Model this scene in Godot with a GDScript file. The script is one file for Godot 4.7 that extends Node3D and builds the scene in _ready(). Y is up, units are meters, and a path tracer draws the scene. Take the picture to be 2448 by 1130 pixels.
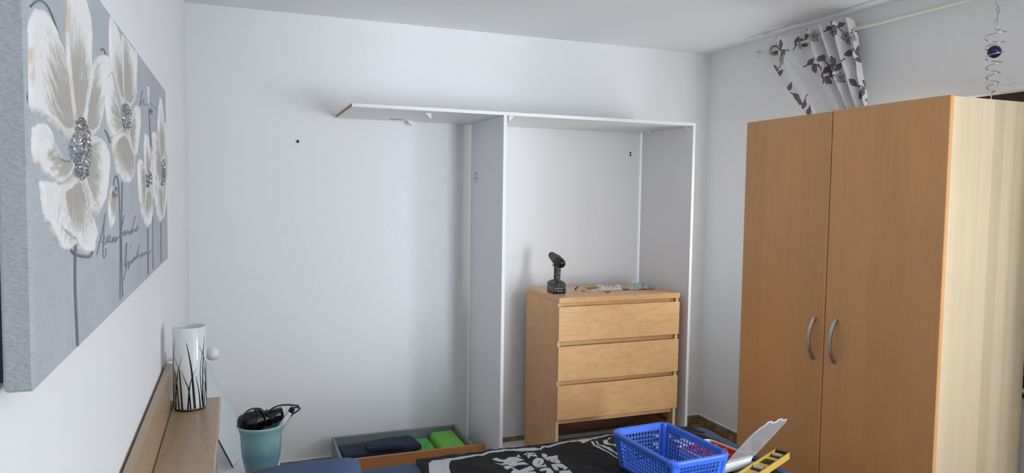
extends Node3D
# A bedroom half way through being refurnished: back wall with a bare white wardrobe frame and a chest of drawers, beech wardrobe on the right, bed with headboard on the left.
# Axes: x runs along the back wall to the right, z from the back wall (z = 0) towards the viewer, y up; metres.

const LEFT := -0.262
const RIGHT := 3.047
const REAR := 7.2
const CEIL := 2.6

var taken := {}
var mats := {}
var rng := RandomNumberGenerator.new()
var noise := FastNoiseLite.new()

func _ready() -> void:
	rng.seed = 7
	noise.seed = 11
	noise.noise_type = FastNoiseLite.TYPE_SIMPLEX_SMOOTH
	noise.frequency = 1.0
	# ---- camera ----
	var cam := Camera3D.new()
	cam.name = "camera"
	add_child(cam)
	var yaw := deg_to_rad(21.0461)
	var pitch := deg_to_rad(-3.3827)
	var roll := deg_to_rad(0.8156)
	var fwd := Vector3(sin(yaw) * cos(pitch), sin(pitch), -cos(yaw) * cos(pitch))
	var r0 := Vector3(cos(yaw), 0, sin(yaw))
	var u0 := r0.cross(fwd)
	cam.transform = Transform3D(Basis(r0 * cos(roll) + u0 * sin(roll), u0 * cos(roll) - r0 * sin(roll), -fwd), Vector3(-0.0155, 1.617, 4.2011))
	cam.fov = rad_to_deg(2.0 * atan(565.0 / 1710.8))
	cam.near = 0.02
	cam.far = 200.0
	cam.current = true
	# ---- sky and exposure ----
	var env := Environment.new()
	env.background_mode = Environment.BG_SKY
	var sm := ProceduralSkyMaterial.new()
	sm.sky_top_color = Color(0.50, 0.66, 0.92)
	sm.sky_horizon_color = Color(0.80, 0.87, 0.95)
	sm.ground_bottom_color = Color(0.80, 0.77, 0.73)
	sm.ground_horizon_color = Color(0.86, 0.85, 0.84)
	sm.sun_angle_max = 0.0
	sm.energy_multiplier = SKY_ENERGY
	var sky := Sky.new()
	sky.sky_material = sm
	env.sky = sky
	env.tonemap_mode = Environment.TONE_MAPPER_LINEAR
	env.tonemap_exposure = EXPOSURE
	env.sdfgi_enabled = true
	env.ssao_enabled = true
	env.ssil_enabled = true
	var we := WorldEnvironment.new()
	we.name = "environment"
	we.environment = env
	add_child(we)
	# ---- daylight through the openings: an area light as large as each pane, just inside the glass ----
	day_light("window_daylight", Vector3(RIGHT + 0.03, 1.45, 3.70), Vector2(0.70, 1.02), Vector3(-1, 0, 0), WIN_ENERGY)
	day_light("hidden_window_daylight", Vector3(RIGHT + 0.03, 1.45, 1.36), Vector2(0.92, 1.02), Vector3(-1, 0, 0), HIDDEN_ENERGY)
	day_light("balcony_daylight", Vector3(2.55, 1.10, REAR + 0.03), Vector2(0.74, 1.95), Vector3(0, 0, -1), DOOR_ENERGY)
	make_materials()
	build_room()
	build_openings()
	build_wardrobe()
	build_cupboard()
	build_frame_unit()
	build_dresser()
	build_bed()
	build_painting()
	build_nightstand()
	build_floor_drawer()
	build_curtains()
	build_spinner()
	build_bed_things()
	build_dresser_things()
	build_small_things()

const SKY_ENERGY := 1.4
const EXPOSURE := 0.9
const HIDDEN_ENERGY := 3.3
const WIN_ENERGY := 5.0
const DOOR_ENERGY := 19.0

func day_light(called: String, at: Vector3, size: Vector2, towards: Vector3, energy: float) -> void:
	var l := AreaLight3D.new()
	l.name = called
	l.area_size = size
	l.area_normalize_energy = true
	l.light_energy = energy
	l.light_color = Color(0.93, 0.965, 1.0)
	l.shadow_enabled = true
	l.area_range = 12.0
	add_child(l)
	l.look_at_from_position(at, at + towards, Vector3.UP)

# ---------------------------------------------------------------- naming
func numbered(called: String) -> String:
	if not taken.has(called):
		taken[called] = 0
		return called
	taken[called] += 1
	return "%s_%03d" % [called, taken[called]]

func thing(called: String, label: String, category: String, at := Vector3.ZERO, turn := 0.0, group := "") -> Node3D:
	var o := Node3D.new()
	o.name = numbered(called)
	add_child(o)
	o.position = at
	o.rotation.y = turn
	tag(o, label, category, group)
	return o

func tag(o: Node3D, label: String, category: String, group := "") -> void:
	o.set_meta("label", label)
	o.set_meta("category", category)
	if group != "":
		o.set_meta("group", group)

func structure(o: Node3D, label := "") -> Node3D:
	o.set_meta("kind", "structure")
	if label != "":
		o.set_meta("label", label)
	return o

func put(m: MB, called: String, material: Material, parent: Node3D = null, at := Vector3.ZERO) -> MeshInstance3D:
	return put_mesh(m.mesh(), called, material, parent, at)

func put_mesh(mesh: Mesh, called: String, material: Material, parent: Node3D = null, at := Vector3.ZERO) -> MeshInstance3D:
	var o := MeshInstance3D.new()
	o.mesh = mesh
	o.material_override = material
	o.name = numbered(called) if parent == null else called
	o.cast_shadow = GeometryInstance3D.SHADOW_CASTING_SETTING_ON
	if parent == null:
		add_child(o)
	else:
		parent.add_child(o, true)
	o.position = at
	return o

# ---------------------------------------------------------------- mesh building
class MB:
	var v := PackedVector3Array()
	var n := PackedVector3Array()
	var uv := PackedVector2Array()
	var c := PackedColorArray()
	var tint := Color(1, 1, 1)
	var colored := false

	func mesh() -> ArrayMesh:
		var a := []
		a.resize(Mesh.ARRAY_MAX)
		a[Mesh.ARRAY_VERTEX] = v
		a[Mesh.ARRAY_NORMAL] = n
		a[Mesh.ARRAY_TEX_UV] = uv
		if colored:
			a[Mesh.ARRAY_COLOR] = c
		var am := ArrayMesh.new()
		am.add_surface_from_arrays(Mesh.PRIMITIVE_TRIANGLES, a)
		return am

	func vert(p: Vector3, nn: Vector3, t: Vector2, col: Color) -> void:
		v.append(p)
		n.append(nn)
		uv.append(t)
		c.append(col)

	# one triangle, wound clockwise as seen from the side the normals point to
	func tri(a: Vector3, b: Vector3, d: Vector3, na: Vector3, nb: Vector3, nd: Vector3, ta := Vector2.ZERO, tb := Vector2.ZERO, td := Vector2.ZERO, ca := Color(-1, 0, 0), cb := Color(-1, 0, 0), cd := Color(-1, 0, 0)) -> void:
		if ca.r < 0.0:
			ca = tint
			cb = tint
			cd = tint
		var g := (b - a).cross(d - a)
		if g.dot(na + nb + nd) > 0.0:
			vert(a, na, ta, ca)
			vert(d, nd, td, cd)
			vert(b, nb, tb, cb)
		else:
			vert(a, na, ta, ca)
			vert(b, nb, tb, cb)
			vert(d, nd, td, cd)

	func flat_uv(p: Vector3, nn: Vector3) -> Vector2:
		var m := nn.abs()
		if m.x >= m.y and m.x >= m.z:
			return Vector2(p.z, p.y)
		if m.y >= m.z:
			return Vector2(p.z, p.x)
		return Vector2(p.x, p.y)

	# flat polygon fan facing "out"
	func face(pts: Array, out: Vector3) -> void:
		var nn: Vector3 = (pts[1] - pts[0]).cross(pts[2] - pts[0])
		if nn.length_squared() < 1e-16 and pts.size() > 3:
			nn = (pts[2] - pts[0]).cross(pts[3] - pts[0])
		nn = nn.normalized()
		if nn.dot(out) < 0.0:
			nn = -nn
		for k in range(1, pts.size() - 1):
			tri(pts[0], pts[k], pts[k + 1], nn, nn, nn, flat_uv(pts[0], nn), flat_uv(pts[k], nn), flat_uv(pts[k + 1], nn))

	# box with chamfered edges, in axes x, y, z of a basis
	func box(center: Vector3, size: Vector3, bev := 0.0, b := Basis.IDENTITY) -> void:
		var h := size * 0.5
		bev = minf(bev, minf(h.x, minf(h.y, h.z)) * 0.9)
		var p := func(sx: float, sy: float, sz: float, ax: int) -> Vector3:
			var q := Vector3(sx * (h.x - (0.0 if ax == 0 else bev)), sy * (h.y - (0.0 if ax == 1 else bev)), sz * (h.z - (0.0 if ax == 2 else bev)))
			return center + b * q
		for s in [-1.0, 1.0]:
			face([p.call(s, -1, -1, 0), p.call(s, 1, -1, 0), p.call(s, 1, 1, 0), p.call(s, -1, 1, 0)], b * Vector3(s, 0, 0))
			face([p.call(-1, s, -1, 1), p.call(1, s, -1, 1), p.call(1, s, 1, 1), p.call(-1, s, 1, 1)], b * Vector3(0, s, 0))
			face([p.call(-1, -1, s, 2), p.call(1, -1, s, 2), p.call(1, 1, s, 2), p.call(-1, 1, s, 2)], b * Vector3(0, 0, s))
		if bev <= 0.0:
			return
		for s in [-1.0, 1.0]:
			for t in [-1.0, 1.0]:
				face([p.call(s, t, -1, 0), p.call(s, t, 1, 0), p.call(s, t, 1, 1), p.call(s, t, -1, 1)], b * Vector3(s, t, 0))
				face([p.call(s, -1, t, 0), p.call(s, 1, t, 0), p.call(s, 1, t, 2), p.call(s, -1, t, 2)], b * Vector3(s, 0, t))
				face([p.call(-1, s, t, 1), p.call(1, s, t, 1), p.call(1, s, t, 2), p.call(-1, s, t, 2)], b * Vector3(0, s, t))
				for w in [-1.0, 1.0]:
					face([p.call(s, t, w, 0), p.call(s, t, w, 1), p.call(s, t, w, 2)], b * Vector3(s, t, w))

	func span(lo: Vector3, hi: Vector3, bev := 0.0) -> void:
		box((lo + hi) * 0.5, hi - lo, bev)

	# a bar of rectangular section between two points
	func bar(a: Vector3, b: Vector3, w: float, t: float, up := Vector3.UP, bev := 0.0) -> void:
		var d := (b - a).normalized()
		var side := d.cross(up).normalized()
		var u := side.cross(d)
		box((a + b) * 0.5, Vector3(w, t, a.distance_to(b)), bev, Basis(side, u, -d))

	# surface of revolution round an axis; profile = [radius, height] pairs
	func lathe(profile: Array, segs := 32, at := Vector3.ZERO, b := Basis.IDENTITY, colors := []) -> void:
		var k := profile.size()
		for i in k - 1:
			var p0: Vector2 = profile[i]
			var p1: Vector2 = profile[i + 1]
			var e0: Vector2 = slope(profile, i)
			var e1: Vector2 = slope(profile, i + 1)
			for j in segs:
				var a0 := TAU * j / segs
				var a1 := TAU * (j + 1) / segs
				var d0 := Vector3(cos(a0), 0, sin(a0))
				var d1 := Vector3(cos(a1), 0, sin(a1))
				var q00 := at + b * (d0 * p0.x + Vector3(0, p0.y, 0))
				var q01 := at + b * (d1 * p0.x + Vector3(0, p0.y, 0))
				var q10 := at + b * (d0 * p1.x + Vector3(0, p1.y, 0))
				var q11 := at + b * (d1 * p1.x + Vector3(0, p1.y, 0))
				var n00 := b * (d0 * e0.y - Vector3(0, e0.x, 0))
				var n01 := b * (d1 * e0.y - Vector3(0, e0.x, 0))
				var n10 := b * (d0 * e1.y - Vector3(0, e1.x, 0))
				var n11 := b * (d1 * e1.y - Vector3(0, e1.x, 0))
				var c0: Color = tint if colors.is_empty() else colors[i]
				var c1: Color = tint if colors.is_empty() else colors[i + 1]
				var t00 := Vector2(float(j) / segs, p0.y)
				var t01 := Vector2(float(j + 1) / segs, p0.y)
				var t10 := Vector2(float(j) / segs, p1.y)
				var t11 := Vector2(float(j + 1) / segs, p1.y)
				if p0.x > 1e-6:
					tri(q00, q01, q11, n00, n01, n11, t00, t01, t11, c0, c0, c1)
				if p1.x > 1e-6:
					tri(q00, q11, q10, n00, n11, n10, t00, t11, t10, c0, c1, c1)

	func slope(profile: Array, i: int) -> Vector2:
		var a: Vector2 = profile[maxi(i - 1, 0)]
		var m: Vector2 = profile[i]
		var b: Vector2 = profile[mini(i + 1, profile.size() - 1)]
		var e := Vector2.ZERO
		if m.distance_to(a) > 1e-9:
			e += (m - a).normalized()
		if m.distance_to(b) > 1e-9:
			e += (b - m).normalized()
		return e.normalized()

	# tube along points; radius may be one number or one per point
	func tube(pts: Array, radius: Variant, segs := 10, capped := true, squash := 1.0, up := Vector3.UP) -> void:
		var k := pts.size()
		var rings := []
		var norms := []
		var prev := Vector3.ZERO
		for i in k:
			var d: Vector3 = (pts[mini(i + 1, k - 1)] - pts[maxi(i - 1, 0)]).normalized()
			var s := up.cross(d)
			if i > 0:
				s = prev - d * prev.dot(d)
			if s.length() < 1e-4:
				s = Vector3.RIGHT.cross(d)
			s = s.normalized()
			prev = s
			var u := d.cross(s)
			var r: float = radius if radius is float else radius[i]
			var ring := []
			var nr := []
			for j in segs:
				var a := TAU * j / segs
				var e := s * cos(a) + u * sin(a) * squash
				ring.append(pts[i] + e * r)
				nr.append((s * cos(a) * squash + u * sin(a)).normalized())
			rings.append(ring)
			norms.append(nr)
		var along := 0.0
		for i in k - 1:
			var next: float = along + pts[i].distance_to(pts[i + 1])
			for j in segs:
				var m := (j + 1) % segs
				var u0 := float(j) / segs
				var u1 := float(j + 1) / segs
				tri(rings[i][j], rings[i][m], rings[i + 1][m], norms[i][j], norms[i][m], norms[i + 1][m], Vector2(u0, along), Vector2(u1, along), Vector2(u1, next))
				tri(rings[i][j], rings[i + 1][m], rings[i + 1][j], norms[i][j], norms[i + 1][m], norms[i + 1][j], Vector2(u0, along), Vector2(u1, next), Vector2(u0, next))
			along = next
		if capped:
			face(rings[0], pts[0] - pts[1])
			face(rings[k - 1], pts[k - 1] - pts[k - 2])

	# a surface over a grid of points g[i][j]; normals from neighbours; optional colours col[i][j]; "out" picks the side
	func grid(g: Array, out: Vector3, uvf = null, col: Array = [], wrap := false) -> void:
		var a := g.size()
		var b: int = g[0].size()
		var nn := []
		for i in a:
			var row := []
			for j in b:
				var du: Vector3 = g[mini(i + 1, a - 1)][j] - g[maxi(i - 1, 0)][j]
				var j0 := maxi(j - 1, 0)
				var j1 := mini(j + 1, b - 1)
				if wrap and (j == 0 or j == b - 1):
					j0 = b - 2
					j1 = 1
				var dv: Vector3 = g[i][j1] - g[i][j0]
				var q := du.cross(dv)
				if q.length_squared() < 1e-18:
					q = out if out != Vector3.ZERO else Vector3.UP
				row.append(q.normalized())
			nn.append(row)
		var flip := false
		if out != Vector3.ZERO:
			var sum := 0.0
			for row in nn:
				for q in row:
					sum += q.dot(out)
			flip = sum < 0.0
		if flip:
			for row in nn:
				for j in row.size():
					row[j] = -row[j]
		for i in a - 1:
			for j in b - 1:
				var t00 := Vector2(float(i) / (a - 1), float(j) / (b - 1))
				var t10 := Vector2(float(i + 1) / (a - 1), float(j) / (b - 1))
				var t01 := Vector2(float(i) / (a - 1), float(j + 1) / (b - 1))
				var t11 := Vector2(float(i + 1) / (a - 1), float(j + 1) / (b - 1))
				if uvf != null:
					t00 = uvf.call(g[i][j])
					t10 = uvf.call(g[i + 1][j])
					t01 = uvf.call(g[i][j + 1])
					t11 = uvf.call(g[i + 1][j + 1])
				if col.is_empty():
					tri(g[i][j], g[i + 1][j], g[i + 1][j + 1], nn[i][j], nn[i + 1][j], nn[i + 1][j + 1], t00, t10, t11)
					tri(g[i][j], g[i + 1][j + 1], g[i][j + 1], nn[i][j], nn[i + 1][j + 1], nn[i][j + 1], t00, t11, t01)
				else:
					tri(g[i][j], g[i + 1][j], g[i + 1][j + 1], nn[i][j], nn[i + 1][j], nn[i + 1][j + 1], t00, t10, t11, col[i][j], col[i + 1][j], col[i + 1][j + 1])
					tri(g[i][j], g[i + 1][j + 1], g[i][j + 1], nn[i][j], nn[i + 1][j + 1], nn[i][j + 1], t00, t11, t01, col[i][j], col[i + 1][j + 1], col[i][j + 1])

	# a sheet with thickness: the grid, its back moved by "off", and the rim between
	func sheet(g: Array, off: Vector3, uvf = null) -> void:
		grid(g, -off, uvf)
		var back := []
		for row in g:
			var r := []
			for p in row:
				r.append(p + off)
			back.append(r)
		grid(back, off, uvf)
		var a := g.size()
		var b: int = g[0].size()
		var mid: Vector3 = g[a / 2][b / 2]
		for i in a - 1:
			for j in [0, b - 1]:
				face([g[i][j], g[i + 1][j], back[i + 1][j], back[i][j]], g[i][j] - mid)
		for j in b - 1:
			for i in [0, a - 1]:
				face([g[i][j], g[i][j + 1], back[i][j + 1], back[i][j]], g[i][j] - mid)

	# closed box with round edges, each face a grid; bulge swells the big faces; warp moves every point
	func soft(center: Vector3, size: Vector3, r: float, cuts := 8, b := Basis.IDENTITY, bulge := 0.0, warp = null) -> void:
		var h := size * 0.5
		r = minf(r, minf(h.x, minf(h.y, h.z)))
		for ax in 3:
			for s in [-1.0, 1.0]:
				var g := []
				for i in cuts + 1:
					var row := []
					for j in cuts + 1:
						var e0 := ease_end(float(i) / cuts, r / h[(ax + 1) % 3])
						var e1 := ease_end(float(j) / cuts, r / h[(ax + 2) % 3])
						var q := Vector3.ZERO
						q[ax] = s * h[ax]
						q[(ax + 1) % 3] = e0 * h[(ax + 1) % 3]
						q[(ax + 2) % 3] = e1 * h[(ax + 2) % 3]
						var inner := Vector3(clampf(q.x, -h.x + r, h.x - r), clampf(q.y, -h.y + r, h.y - r), clampf(q.z, -h.z + r, h.z - r))
						var d := q - inner
						if d.length() > 1e-9:
							q = inner + d.normalized() * r
						if bulge != 0.0:
							q.y += bulge * (q.y / h.y) * (1.0 - pow(q.x / h.x, 2.0)) * (1.0 - pow(q.z / h.z, 2.0))
						if warp != null:
							q = warp.call(q)
						row.append(center + b * q)
					g.append(row)
				var o := Vector3.ZERO
				o[ax] = s
				grid(g, b * o)

	func ease_end(t: float, share: float) -> float:
		# spends more cuts near the rounded ends
		var x := t * 2.0 - 1.0
		var k := clampf(share, 0.02, 1.0)
		var edge := 0.5
		if absf(x) < edge:
			return x / edge * (1.0 - k)
		return signf(x) * ((1.0 - k) + k * (absf(x) - edge) / (1.0 - edge))

	# a flat outline, extruded: pts in the plane (o, ax, ay), from depth 0 to depth along ax x ay
	func prism(outline: PackedVector2Array, o: Vector3, ax: Vector3, ay: Vector3, depth: float) -> void:
		var az := ax.cross(ay).normalized()
		var idx := Geometry2D.triangulate_polygon(outline)
		var f := func(p: Vector2, d: float) -> Vector3: return o + ax * p.x + ay * p.y + az * d
		for k in range(0, idx.size(), 3):
			var a := outline[idx[k]]
			var b := outline[idx[k + 1]]
			var d := outline[idx[k + 2]]
			tri(f.call(a, 0.0), f.call(b, 0.0), f.call(d, 0.0), -az, -az, -az, a, b, d)
			tri(f.call(a, depth), f.call(b, depth), f.call(d, depth), az, az, az, a, b, d)
		var turn := -1.0 if Geometry2D.is_polygon_clockwise(outline) else 1.0
		for k in outline.size():
			var a := outline[k]
			var b := outline[(k + 1) % outline.size()]
			var e := (b - a).normalized() * turn
			var nn := (ax * e.y - ay * e.x).normalized()
			var q := [f.call(a, 0.0), f.call(b, 0.0), f.call(b, depth), f.call(a, depth)]
			tri(q[0], q[1], q[2], nn, nn, nn, a, b, b)
			tri(q[0], q[2], q[3], nn, nn, nn, a, b, a)

static func smooth_path(pts: Array, per := 6) -> Array:
	var out := []
	var k := pts.size()
	for i in k - 1:
		var p0: Vector3 = pts[maxi(i - 1, 0)]
		var p1: Vector3 = pts[i]
		var p2: Vector3 = pts[i + 1]
		var p3: Vector3 = pts[mini(i + 2, k - 1)]
		for s in per:
			out.append(p1.cubic_interpolate(p2, p0, p3, float(s) / per))
	out.append(pts[k - 1])
	return out

# outlines on the canvas, as (z, y) in metres
const FLOWERS := [
	{"centre": Vector2(3.0380, 1.6780), "petals": [
		[Vector2(3.245, 1.818), Vector2(3.263, 1.807), Vector2(3.276, 1.796), Vector2(3.281, 1.774), Vector2(3.283, 1.738), Vector2(3.283, 1.706), Vector2(3.265, 1.7), Vector2(3.228, 1.7), Vector2(3.168, 1.693), Vector2(3.099, 1.683), Vector2(3.051, 1.692), Vector2(3.064, 1.724), Vector2(3.079, 1.757), Vector2(3.094, 1.779), Vector2(3.117, 1.797), Vector2(3.143, 1.81), Vector2(3.172, 1.821), Vector2(3.207, 1.823)],
		[Vector2(3.065, 1.893), Vector2(3.087, 1.843), Vector2(3.092, 1.82), Vector2(3.093, 1.793), Vector2(3.086, 1.761), Vector2(3.074, 1.729), Vector2(3.051, 1.693), Vector2(3.016, 1.695), Vector2(2.965, 1.748), Vector2(2.939, 1.782), Vector2(2.92, 1.83), Vector2(2.916, 1.869), Vector2(2.928, 1.885), Vector2(2.955, 1.897), Vector2(2.976, 1.91), Vector2(3.023, 1.91)],
		[Vector2(2.84, 1.836), Vector2(2.901, 1.814), Vector2(2.931, 1.79), Vector2(2.946, 1.772), Vector2(2.972, 1.744), Vector2(2.994, 1.708), Vector2(3.002, 1.69), Vector2(2.938, 1.695), Vector2(2.877, 1.71), Vector2(2.843, 1.734), Vector2(2.808, 1.769), Vector2(2.77, 1.806), Vector2(2.731, 1.834), Vector2(2.748, 1.847), Vector2(2.791, 1.845)],
		[Vector2(2.935, 1.695), Vector2(2.866, 1.7), Vector2(2.804, 1.693), Vector2(2.772, 1.675), Vector2(2.772, 1.654), Vector2(2.797, 1.618), Vector2(2.823, 1.597), Vector2(2.88, 1.577), Vector2(2.909, 1.576), Vector2(2.947, 1.582), Vector2(2.952, 1.594), Vector2(2.97, 1.608), Vector2(2.994, 1.623), Vector2(3.01, 1.641), Vector2(3.002, 1.665), Vector2(2.975, 1.682)],
		[Vector2(3.231, 1.692), Vector2(3.268, 1.683), Vector2(3.278, 1.673), Vector2(3.278, 1.662), Vector2(3.277, 1.654), Vector2(3.268, 1.645), Vector2(3.247, 1.637), Vector2(3.236, 1.634), Vector2(3.199, 1.629), Vector2(3.166, 1.623), Vector2(3.134, 1.624), Vector2(3.091, 1.634), Vector2(3.061, 1.646), Vector2(3.084, 1.652), Vector2(3.127, 1.652), Vector2(3.153, 1.66), Vector2(3.178, 1.672), Vector2(3.194, 1.681), Vector2(3.205, 1.689)],
		[Vector2(3.247, 1.623), Vector2(3.244, 1.609), Vector2(3.237, 1.591), Vector2(3.226, 1.579), Vector2(3.205, 1.569), Vector2(3.186, 1.557), Vector2(3.165, 1.545), Vector2(3.144, 1.537), Vector2(3.111, 1.534), Vector2(3.086, 1.536), Vector2(3.056, 1.54), Vector2(3.089, 1.551), Vector2(3.124, 1.559), Vector2(3.131, 1.575), Vector2(3.143, 1.591), Vector2(3.154, 1.612), Vector2(3.166, 1.623), Vector2(3.218, 1.625)],
		[Vector2(3.144, 1.62), Vector2(3.15, 1.606), Vector2(3.141, 1.591), Vector2(3.126, 1.576), Vector2(3.114, 1.558), Vector2(3.069, 1.545), Vector2(3.049, 1.534), Vector2(3.016, 1.525), Vector2(2.967, 1.519), Vector2(2.931, 1.52), Vector2(2.92, 1.532), Vector2(2.898, 1.546), Vector2(2.929, 1.568), Vector2(2.96, 1.579), Vector2(2.984, 1.597), Vector2(3.007, 1.617), Vector2(3.034, 1.634), Vector2(3.078, 1.631), Vector2(3.112, 1.623)],
	], "heart": [Vector2(3.065, 1.711), Vector2(3.014, 1.717), Vector2(2.985, 1.709), Vector2(2.968, 1.695), Vector2(2.976, 1.672), Vector2(2.982, 1.647), Vector2(3.005, 1.632), Vector2(3.044, 1.627), Vector2(3.065, 1.636), Vector2(3.071, 1.651), Vector2(3.096, 1.664), Vector2(3.092, 1.678), Vector2(3.072, 1.693)]},
	{"centre": Vector2(2.5720, 1.7510), "petals": [
		[Vector2(2.729, 1.922), Vector2(2.744, 1.876), Vector2(2.731, 1.834), Vector2(2.682, 1.811), Vector2(2.608, 1.781), Vector2(2.585, 1.792), Vector2(2.602, 1.83), Vector2(2.613, 1.877), Vector2(2.645, 1.914), Vector2(2.683, 1.922)],
		[Vector2(2.579, 1.922), Vector2(2.599, 1.904), Vector2(2.61, 1.853), Vector2(2.601, 1.79), Vector2(2.551, 1.78), Vector2(2.477, 1.79), Vector2(2.406, 1.821), Vector2(2.387, 1.861), Vector2(2.372, 1.919), Vector2(2.406, 1.922), Vector2(2.484, 1.922)],
		[Vector2(2.802, 1.786), Vector2(2.782, 1.734), Vector2(2.752, 1.715), Vector2(2.727, 1.71), Vector2(2.678, 1.719), Vector2(2.608, 1.731), Vector2(2.628, 1.744), Vector2(2.671, 1.773), Vector2(2.709, 1.803), Vector2(2.741, 1.824), Vector2(2.786, 1.811)],
		[Vector2(2.713, 1.709), Vector2(2.609, 1.73), Vector2(2.541, 1.723), Vector2(2.5, 1.706), Vector2(2.443, 1.692), Vector2(2.439, 1.668), Vector2(2.455, 1.647), Vector2(2.519, 1.63), Vector2(2.593, 1.629), Vector2(2.631, 1.633), Vector2(2.676, 1.646), Vector2(2.717, 1.671), Vector2(2.734, 1.691)],
		[Vector2(2.38, 1.805), Vector2(2.339, 1.803), Vector2(2.33, 1.784), Vector2(2.333, 1.766), Vector2(2.359, 1.741), Vector2(2.392, 1.705), Vector2(2.43, 1.687), Vector2(2.476, 1.694), Vector2(2.518, 1.714), Vector2(2.54, 1.728), Vector2(2.526, 1.747), Vector2(2.479, 1.769), Vector2(2.416, 1.795)],
	], "heart": [Vector2(2.596, 1.786), Vector2(2.551, 1.787), Vector2(2.523, 1.773), Vector2(2.526, 1.747), Vector2(2.563, 1.734), Vector2(2.613, 1.735), Vector2(2.622, 1.755), Vector2(2.614, 1.774)]},
	{"centre": Vector2(2.2100, 1.6390), "petals": [
		[Vector2(2.225, 1.754), Vector2(2.186, 1.747), Vector2(2.145, 1.718), Vector2(2.128, 1.701), Vector2(2.152, 1.663), Vector2(2.217, 1.652), Vector2(2.244, 1.661), Vector2(2.252, 1.709), Vector2(2.254, 1.724), Vector2(2.24, 1.739)],
		[Vector2(2.328, 1.686), Vector2(2.289, 1.68), Vector2(2.259, 1.656), Vector2(2.25, 1.62), Vector2(2.267, 1.598), Vector2(2.29, 1.549), Vector2(2.329, 1.56), Vector2(2.362, 1.596), Vector2(2.377, 1.653), Vector2(2.382, 1.67), Vector2(2.355, 1.682)],
		[Vector2(2.194, 1.626), Vector2(2.123, 1.601), Vector2(2.098, 1.566), Vector2(2.132, 1.534), Vector2(2.199, 1.522), Vector2(2.261, 1.532), Vector2(2.289, 1.558), Vector2(2.277, 1.584), Vector2(2.244, 1.609)],
		[Vector2(2.092, 1.706), Vector2(2.046, 1.72), Vector2(2.029, 1.691), Vector2(2.047, 1.64), Vector2(2.064, 1.591), Vector2(2.107, 1.601), Vector2(2.138, 1.629), Vector2(2.123, 1.669)],
	], "heart": [Vector2(2.215, 1.664), Vector2(2.162, 1.656), Vector2(2.147, 1.635), Vector2(2.186, 1.621), Vector2(2.247, 1.622), Vector2(2.252, 1.644)]},
	{"centre": Vector2(1.8110, 1.6700), "petals": [
		[Vector2(1.828, 1.891), Vector2(1.793, 1.874), Vector2(1.747, 1.83), Vector2(1.761, 1.738), Vector2(1.806, 1.701), Vector2(1.869, 1.699), Vector2(1.915, 1.752), Vector2(1.919, 1.793), Vector2(1.905, 1.824), Vector2(1.869, 1.866)],
		[Vector2(1.693, 1.828), Vector2(1.646, 1.807), Vector2(1.653, 1.76), Vector2(1.744, 1.703), Vector2(1.775, 1.734), Vector2(1.739, 1.796)],
		[Vector2(2.07, 1.763), Vector2(1.99, 1.775), Vector2(1.933, 1.761), Vector2(1.9, 1.731), Vector2(1.867, 1.715), Vector2(1.862, 1.665), Vector2(1.879, 1.631), Vector2(1.971, 1.641), Vector2(2.017, 1.655), Vector2(2.03, 1.681), Vector2(2.037, 1.71), Vector2(2.063, 1.742)],
		[Vector2(2.015, 1.641), Vector2(1.867, 1.628), Vector2(1.821, 1.599), Vector2(1.817, 1.544), Vector2(1.883, 1.522), Vector2(1.947, 1.531), Vector2(2.004, 1.564), Vector2(2.025, 1.601)],
		[Vector2(1.742, 1.712), Vector2(1.664, 1.737), Vector2(1.66, 1.623), Vector2(1.718, 1.575), Vector2(1.779, 1.532), Vector2(1.83, 1.545), Vector2(1.836, 1.588), Vector2(1.777, 1.632)],
	], "heart": [Vector2(1.818, 1.708), Vector2(1.775, 1.69), Vector2(1.775, 1.645), Vector2(1.83, 1.628), Vector2(1.873, 1.634), Vector2(1.866, 1.68)]},
	{"centre": Vector2(2.7380, 1.6130), "petals": [
		[Vector2(2.742, 1.622), Vector2(2.72, 1.61), Vector2(2.712, 1.591), Vector2(2.725, 1.567), Vector2(2.75, 1.552), Vector2(2.771, 1.549), Vector2(2.78, 1.56), Vector2(2.786, 1.586), Vector2(2.775, 1.605), Vector2(2.76, 1.619)],
	], "heart": [Vector2(2.737, 1.622), Vector2(2.724, 1.616), Vector2(2.72, 1.605), Vector2(2.74, 1.601), Vector2(2.752, 1.61)]},
	{"centre": Vector2(2.1480, 1.8260), "petals": [
		[Vector2(2.15, 1.879), Vector2(2.139, 1.87), Vector2(2.142, 1.843), Vector2(2.154, 1.825), Vector2(2.161, 1.841), Vector2(2.159, 1.867)],
	], "heart": [Vector2(2.149, 1.824), Vector2(2.131, 1.819), Vector2(2.127, 1.809), Vector2(2.141, 1.813)]},
]
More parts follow.
